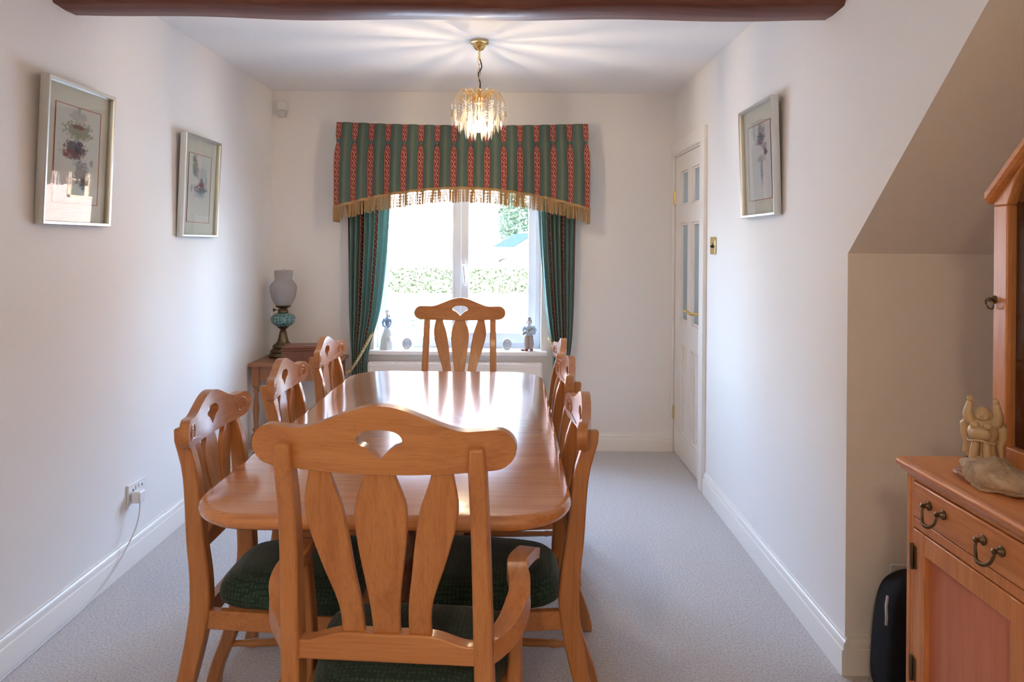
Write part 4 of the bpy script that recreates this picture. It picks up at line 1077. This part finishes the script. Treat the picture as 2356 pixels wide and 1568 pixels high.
for p in sb_.v:
    v = Vector(p); d = 1 + .24 * mn.noise(v * 1.7 + Vector((3, 1, 8))) + .13 * mn.noise(v * 4.5) + .05 * mn.noise(v * 11)
    x, y, z = v * d
    lowcut = 1 if z > 0 else .45
    q = Vector((x * .052 * (1 - .35 * max(0, y)), y * .083, z * (1.25 - .5 * abs(y)) * (.042 + .016 * mn.noise(Vector((x, y, 0)) * 1.5 + Vector((5, 2, 1)))) * lowcut))
    V.append((q.x, q.y, max(q.z, -.016) + .016))
sb_.v = V; sb_.build('stone_body', stone(), ro, smooth=50)
ag = MB(); ag.ball((-.012, .05, .014), (.030, .034, .0135), 18, 8)
def agate():
    t = NT('banded_underside'); co = t.coord(); w = t.n('ShaderNodeTexWave'); t.l(co, w.inputs[0]); w.inputs['Scale'].default_value = 60; w.inputs['Distortion'].default_value = 2
    t.base(t.mix(w.outputs['Fac'], (.22, .07, .05), (.42, .24, .18))); t.set(rough=.4); return t.m
ag.build('banded_edge', agate(), ro)
tag(ro.children[-1], 'red-brown banded face')

bg = thing('black_bag', (1.305, 2.125, 0), 'black padded bag standing behind the sideboard against the alcove wall', 'bag')
rings = []
bt_ = ((0, .150, .075), (.015, .165, .085), (.06, .178, .092), (.16, .174, .094), (.26, .166, .088), (.33, .152, .075), (.365, .130, .055), (.385, .095, .035), (.392, .03, .010))
for k in range(33):
    z, w, d = (sm([(q, bt_[q][j]) for q in range(9)], k / 4) for j in range(3))
    ring = []
    for i in range(40):
        a = 2 * PI * i / 40; e = 2 / 4.0; ring.append((math.copysign(abs(math.cos(a)) ** e, math.cos(a)) * w, math.copysign(abs(math.sin(a)) ** e, math.sin(a)) * d, z))
    rings.append(ring)
MB().loft(rings).build('bag_body', M['black_fabric'], bg, smooth=60)
MB().tube([(-.165, -.03, .33), (-.180, -.05, .31), (-.184, -.06, .28), (-.180, -.05, .255)], .004, 8).build('carry_strap', plain('grey_strap', (.45, .45, .46), .6), bg)
MB().box(-.12, .12, -.106, -.09, .06, .22).build('front_pocket', M['black_fabric'], bg, bevel=.008)

# ================================================================== outside
def leafmat(name, a, b_):
    t = NT(name); gi = t.n('ShaderNodeNewGeometry'); 
    c = t.mix(gi.outputs['Random Per Island'], a, b_); t.base(c); t.set(rough=.45)
    tl = t.n('ShaderNodeBsdfTranslucent'); t.put(tl.inputs[0], c); ms = t.n('ShaderNodeMixShader'); ms.inputs[0].default_value = .35
    t.l(t.p.outputs[0], ms.inputs[1]); t.l(tl.outputs[0], ms.inputs[2]); t.l(ms.outputs[0], t.out.inputs[0]); return t.m
LEAF = leafmat('hedge_leaf', (.10, .125, .06), (.34, .38, .22)); LEAF2 = leafmat('tree_leaf', (.05, .075, .045), (.16, .22, .13))
def leaves(mb, n, fn, size, rr):
    for _ in range(n):
        c = Vector(fn(rr)); s = size * rr.uniform(.7, 1.35)
        M_ = Euler((rr.uniform(0, 6.3), rr.uniform(0, 6.3), rr.uniform(0, 6.3))).to_matrix()
        mb.add([c + M_ @ Vector(p) for p in ((-s * .1, -s, 0), (s * .45, -.2 * s, s * .12), (0, s, 0), (-s * .45, -.2 * s, s * .12))], [(0, 1, 2), (0, 2, 3)])
def brick(name, a, b_, mortar):
    t = NT(name); co = t.coord(); x, y, z = t.sep(co); cmb = t.n('ShaderNodeCombineXYZ'); t.l(t.math('ADD', x, y), cmb.inputs[0]); t.l(z, cmb.inputs[1])
    br = t.n('ShaderNodeTexBrick'); t.l(cmb.outputs[0], br.inputs['Vector']); br.inputs['Scale'].default_value = 1
    for k, v in (('Color1', a), ('Color2', b_), ('Mortar', mortar)): br.inputs[k].default_value = (*v, 1)
    br.inputs['Brick Width'].default_value = .225; br.inputs['Row Height'].default_value = .075; br.inputs['Mortar Size'].default_value = .008
    t.base(br.outputs['Color']); t.set(rough=.9); return t.m
BR = brick('pale_brick', (.46, .31, .265), (.56, .40, .34), (.60, .53, .47))
gz_ = lambda y: -.10 + .046 * (max(5, min(y, 15)) - 5)
gm = MB(); xs_ = [-40, 40]; ys_ = [YB + .3, 5, 7, 9, 11, 13, 15, 30, 60]
V = [(x, y, gz_(y)) for y in ys_ for x in xs_]; gm.add(V, [(2 * k, 2 * k + 1, 2 * k + 3, 2 * k + 2) for k in range(len(ys_) - 1)])
tg = NT('pale_paving'); tg_n = tg.noise(tg.coord(), 3, 4); tg.base(tg.mix(tg_n, (.45, .455, .45), (.57, .57, .56))); tg.set(rough=.9)
struct('ground', gm, tg.m, smooth=0)
h1 = thing('brick_house', (-.57, 23.5, .36), 'pale brick house wall across the road, seen through the window', 'house')
MB().box(-13, 0, 0, 4.5, 0, 5.2).build('brick_wall', BR, h1, smooth=0)
tile = plain('roof_tile', (.18, .09, .07), .8)
MB().prism([(-.4, 5.1), (4.9, 5.1), (2.25, 7.4)], 'x', -13.3, .3).build('roof', tile, h1, smooth=0)
MB().box(-3.2, 0.02, -.03, .0, 0, .12).build('plinth', BR, h1, smooth=0)
h2 = thing('brick_house', (9.6, 26, .36), 'brick house with a wooden casement window, reflected in the left picture glass', 'house')
b2 = MB(); wx0, wx1, wz0, wz1 = 2.55, 3.95, 1.55, 2.95
b2.box(0, wx0, 0, 7, 0, 5.2).box(wx1, 8, 0, 7, 0, 5.2).box(wx0, wx1, 0, 7, 0, wz0).box(wx0, wx1, 0, 7, wz1, 5.2).box(wx0, wx1, .3, 7, wz0, wz1)
b2.build('brick_wall', brick('red_brick', (.30, .155, .12), (.38, .22, .17), (.45, .38, .33)), h2, smooth=0)
wd = plain('tan_window_wood', (.42, .26, .15), .5)
f2 = MB().box(wx0, wx0 + .1, .06, .14, wz0, wz1).box(wx1 - .1, wx1, .06, .14, wz0, wz1).box(wx0, wx1, .06, .14, wz0, wz0 + .1).box(wx0, wx1, .06, .14, wz1 - .1, wz1).box((wx0 + wx1) / 2 - .07, (wx0 + wx1) / 2 + .07, .05, .14, wz0, wz1).box(wx0, wx1, .07, .13, 2.2, 2.27)
fo = f2.build('window', wd, h2, smooth=0)
MB().box(wx0, wx1, .12, .125, wz0, wz1).build('pane', M['car_glass'], fo, smooth=0)
MB().prism([(-.4, 5.1), (7.4, 5.1), (3.5, 8)], 'x', -.3, 8.3).build('roof', tile, h2, smooth=0)
rr = random.Random(21)
def hb_fn(r):
    x, y, z = r.uniform(-5, 2.4), r.uniform(-.42, .42), r.uniform(0, .66)
    if r.random() < .75:
        if r.random() < .55: y = -.42 + r.uniform(-.04, .03)
        else: z = .64 + r.uniform(-.05, .05)
    return (x, y, z + .04 * math.sin(x * 3))
hedge = thing('hedge', (0, 15, .315), 'low clipped green hedge across the far edge of the paving', 'hedge')
mb = MB(); leaves(mb, 12000, hb_fn, .046, rr); mb.build('foliage', LEAF, hedge, smooth=0)
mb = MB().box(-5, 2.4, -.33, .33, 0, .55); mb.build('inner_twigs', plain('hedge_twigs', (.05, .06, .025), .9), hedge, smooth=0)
tree = thing('leafy_tree', (1.8, 31.5, .36), 'leafy green tree beyond the white car', 'tree')
def tfn(r):
    while True:
        p = Vector((r.uniform(-1, 1), r.uniform(-1, 1), r.uniform(-1, 1)))
        if .55 < p.length < 1: break
    return (p.x * 3.0, p.y * 2.2, 3.2 + p.z * 3.2 + .2 * math.sin(p.x * 9))
mb = MB(); leaves(mb, 11000, tfn, .13, rr); mb.build('crown', LEAF2, tree, smooth=0)
MB().tube([(0, 0, 0), (.05, 0, 1.2), (0, .1, 2.6), (.1, 0, 4.2)], [.22, .17, .14, .08], 10).build('trunk', plain('bark', (.10, .08, .06), .9), tree)
bed = thing('flowering_plant', (-1.60, 10.1, gz_(10.1)), 'low flowering plant in the bed left of the terracotta pot', 'plant')
def bfn(r):
    a, q = r.uniform(0, 6.28), math.sqrt(r.random()); return (q * math.cos(a) * .52 + .1, q * math.sin(a) * .30, .03 + r.random() ** .8 * .26 * (1.1 - q * .6))
mb = MB(); leaves(mb, 420, bfn, .045, rr); mb.build('foliage', LEAF2, bed, smooth=0)
for k in range(8):
    p = bfn(rr); MB().ball((p[0], p[1], .24 + .08 * rr.random()), (.022, .022, .016), 8, 6).build('flower', plain('flower_red', (.55, .06, .09), .6) if k % 2 else plain('flower_yellow', (.75, .5, .06), .6), bed)
pot = thing('terracotta_pot', (-1.02, 11.2, gz_(11.2)), 'terracotta plant pot on the paving outside, behind the far chair', 'pot')
MB().lathe([(0, 0), (.12, 0), (.16, .27), (.155, .28), (.185, .285), (.19, .36), (.175, .36), (.165, .31), (0, .30)], (0, 0, 0), 28).build('pot_body', plain('terracotta', (.27, .10, .05), .8), pot, smooth=35)
cw = plain('car_white', (.75, .76, .77), .2, coat=.6)
car = thing('white_car', (.99, 20.2, .36), 'white hatchback car parked beyond the hedge, seen through the right pane', 'car', rz=.45)
prof = [(-1.95, .28), (-1.98, .50), (-1.85, .72), (-1.2, .86), (-1.02, .92), (1.75, .98), (1.95, .80), (2.0, .45), (1.95, .28)]
def arch(cx): return [(cx + .36 * math.cos(PI * k / 8), .30 + .36 * math.sin(PI * k / 8)) for k in range(9)]
pf = prof + [(1.6 + .0, .25)] + arch(1.25) + arch(-1.25) + [(-1.7, .25)]
MB().prism(pf, 'y', 0, 1.7).build('body', cw, car, bevel=.04, smooth=50)
cab = MB(); low = [(-1.02, .92), (-.15, 1.38), (.25, 1.45), (1.1, 1.43), (1.72, .98)]
cab.loft([[(x, .04 + (z - .9) * .25, z) for x, z in low], [(x, 1.66 - (z - .9) * .25, z) for x, z in low]]); cab.build('roof', cw, car, bevel=.03, smooth=40)
gl = MB(); side_w = [(-.62, .98), (-.12, 1.30), (.25, 1.37), (1.05, 1.35), (1.35, 1.0)]
gl.loft([[(x, .03 + (z - .9) * .25 - .012, z) for x, z in side_w], [(x, .03 + (z - .9) * .25 + .03, z) for x, z in side_w]])
ws = [(-.985, .95), (-.19, 1.37)]
gl.add([(ws[0][0] - .03, .12, ws[0][1]), (ws[0][0] - .03, 1.58, ws[0][1]), (ws[1][0] - .03, 1.48, ws[1][1]), (ws[1][0] - .03, .22, ws[1][1])], [(0, 1, 2, 3)])
gl.build('windows', M['car_glass'], car, smooth=0)
for x in (-1.25, 1.25):
    for y in (.02, 1.5):
        w_ = MB().lathe([(.0, 0), (.20, 0), (.31, .02), (.32, .06), (.32, .14), (.30, .18), (0, .18)], (x, y, .30), 28, 'y').build('wheel', M['black'], car)
MB().ball((-.55, -.08, 1.02), (.10, .08, .07), 12, 8).build('wing_mirror', M['black'], car)
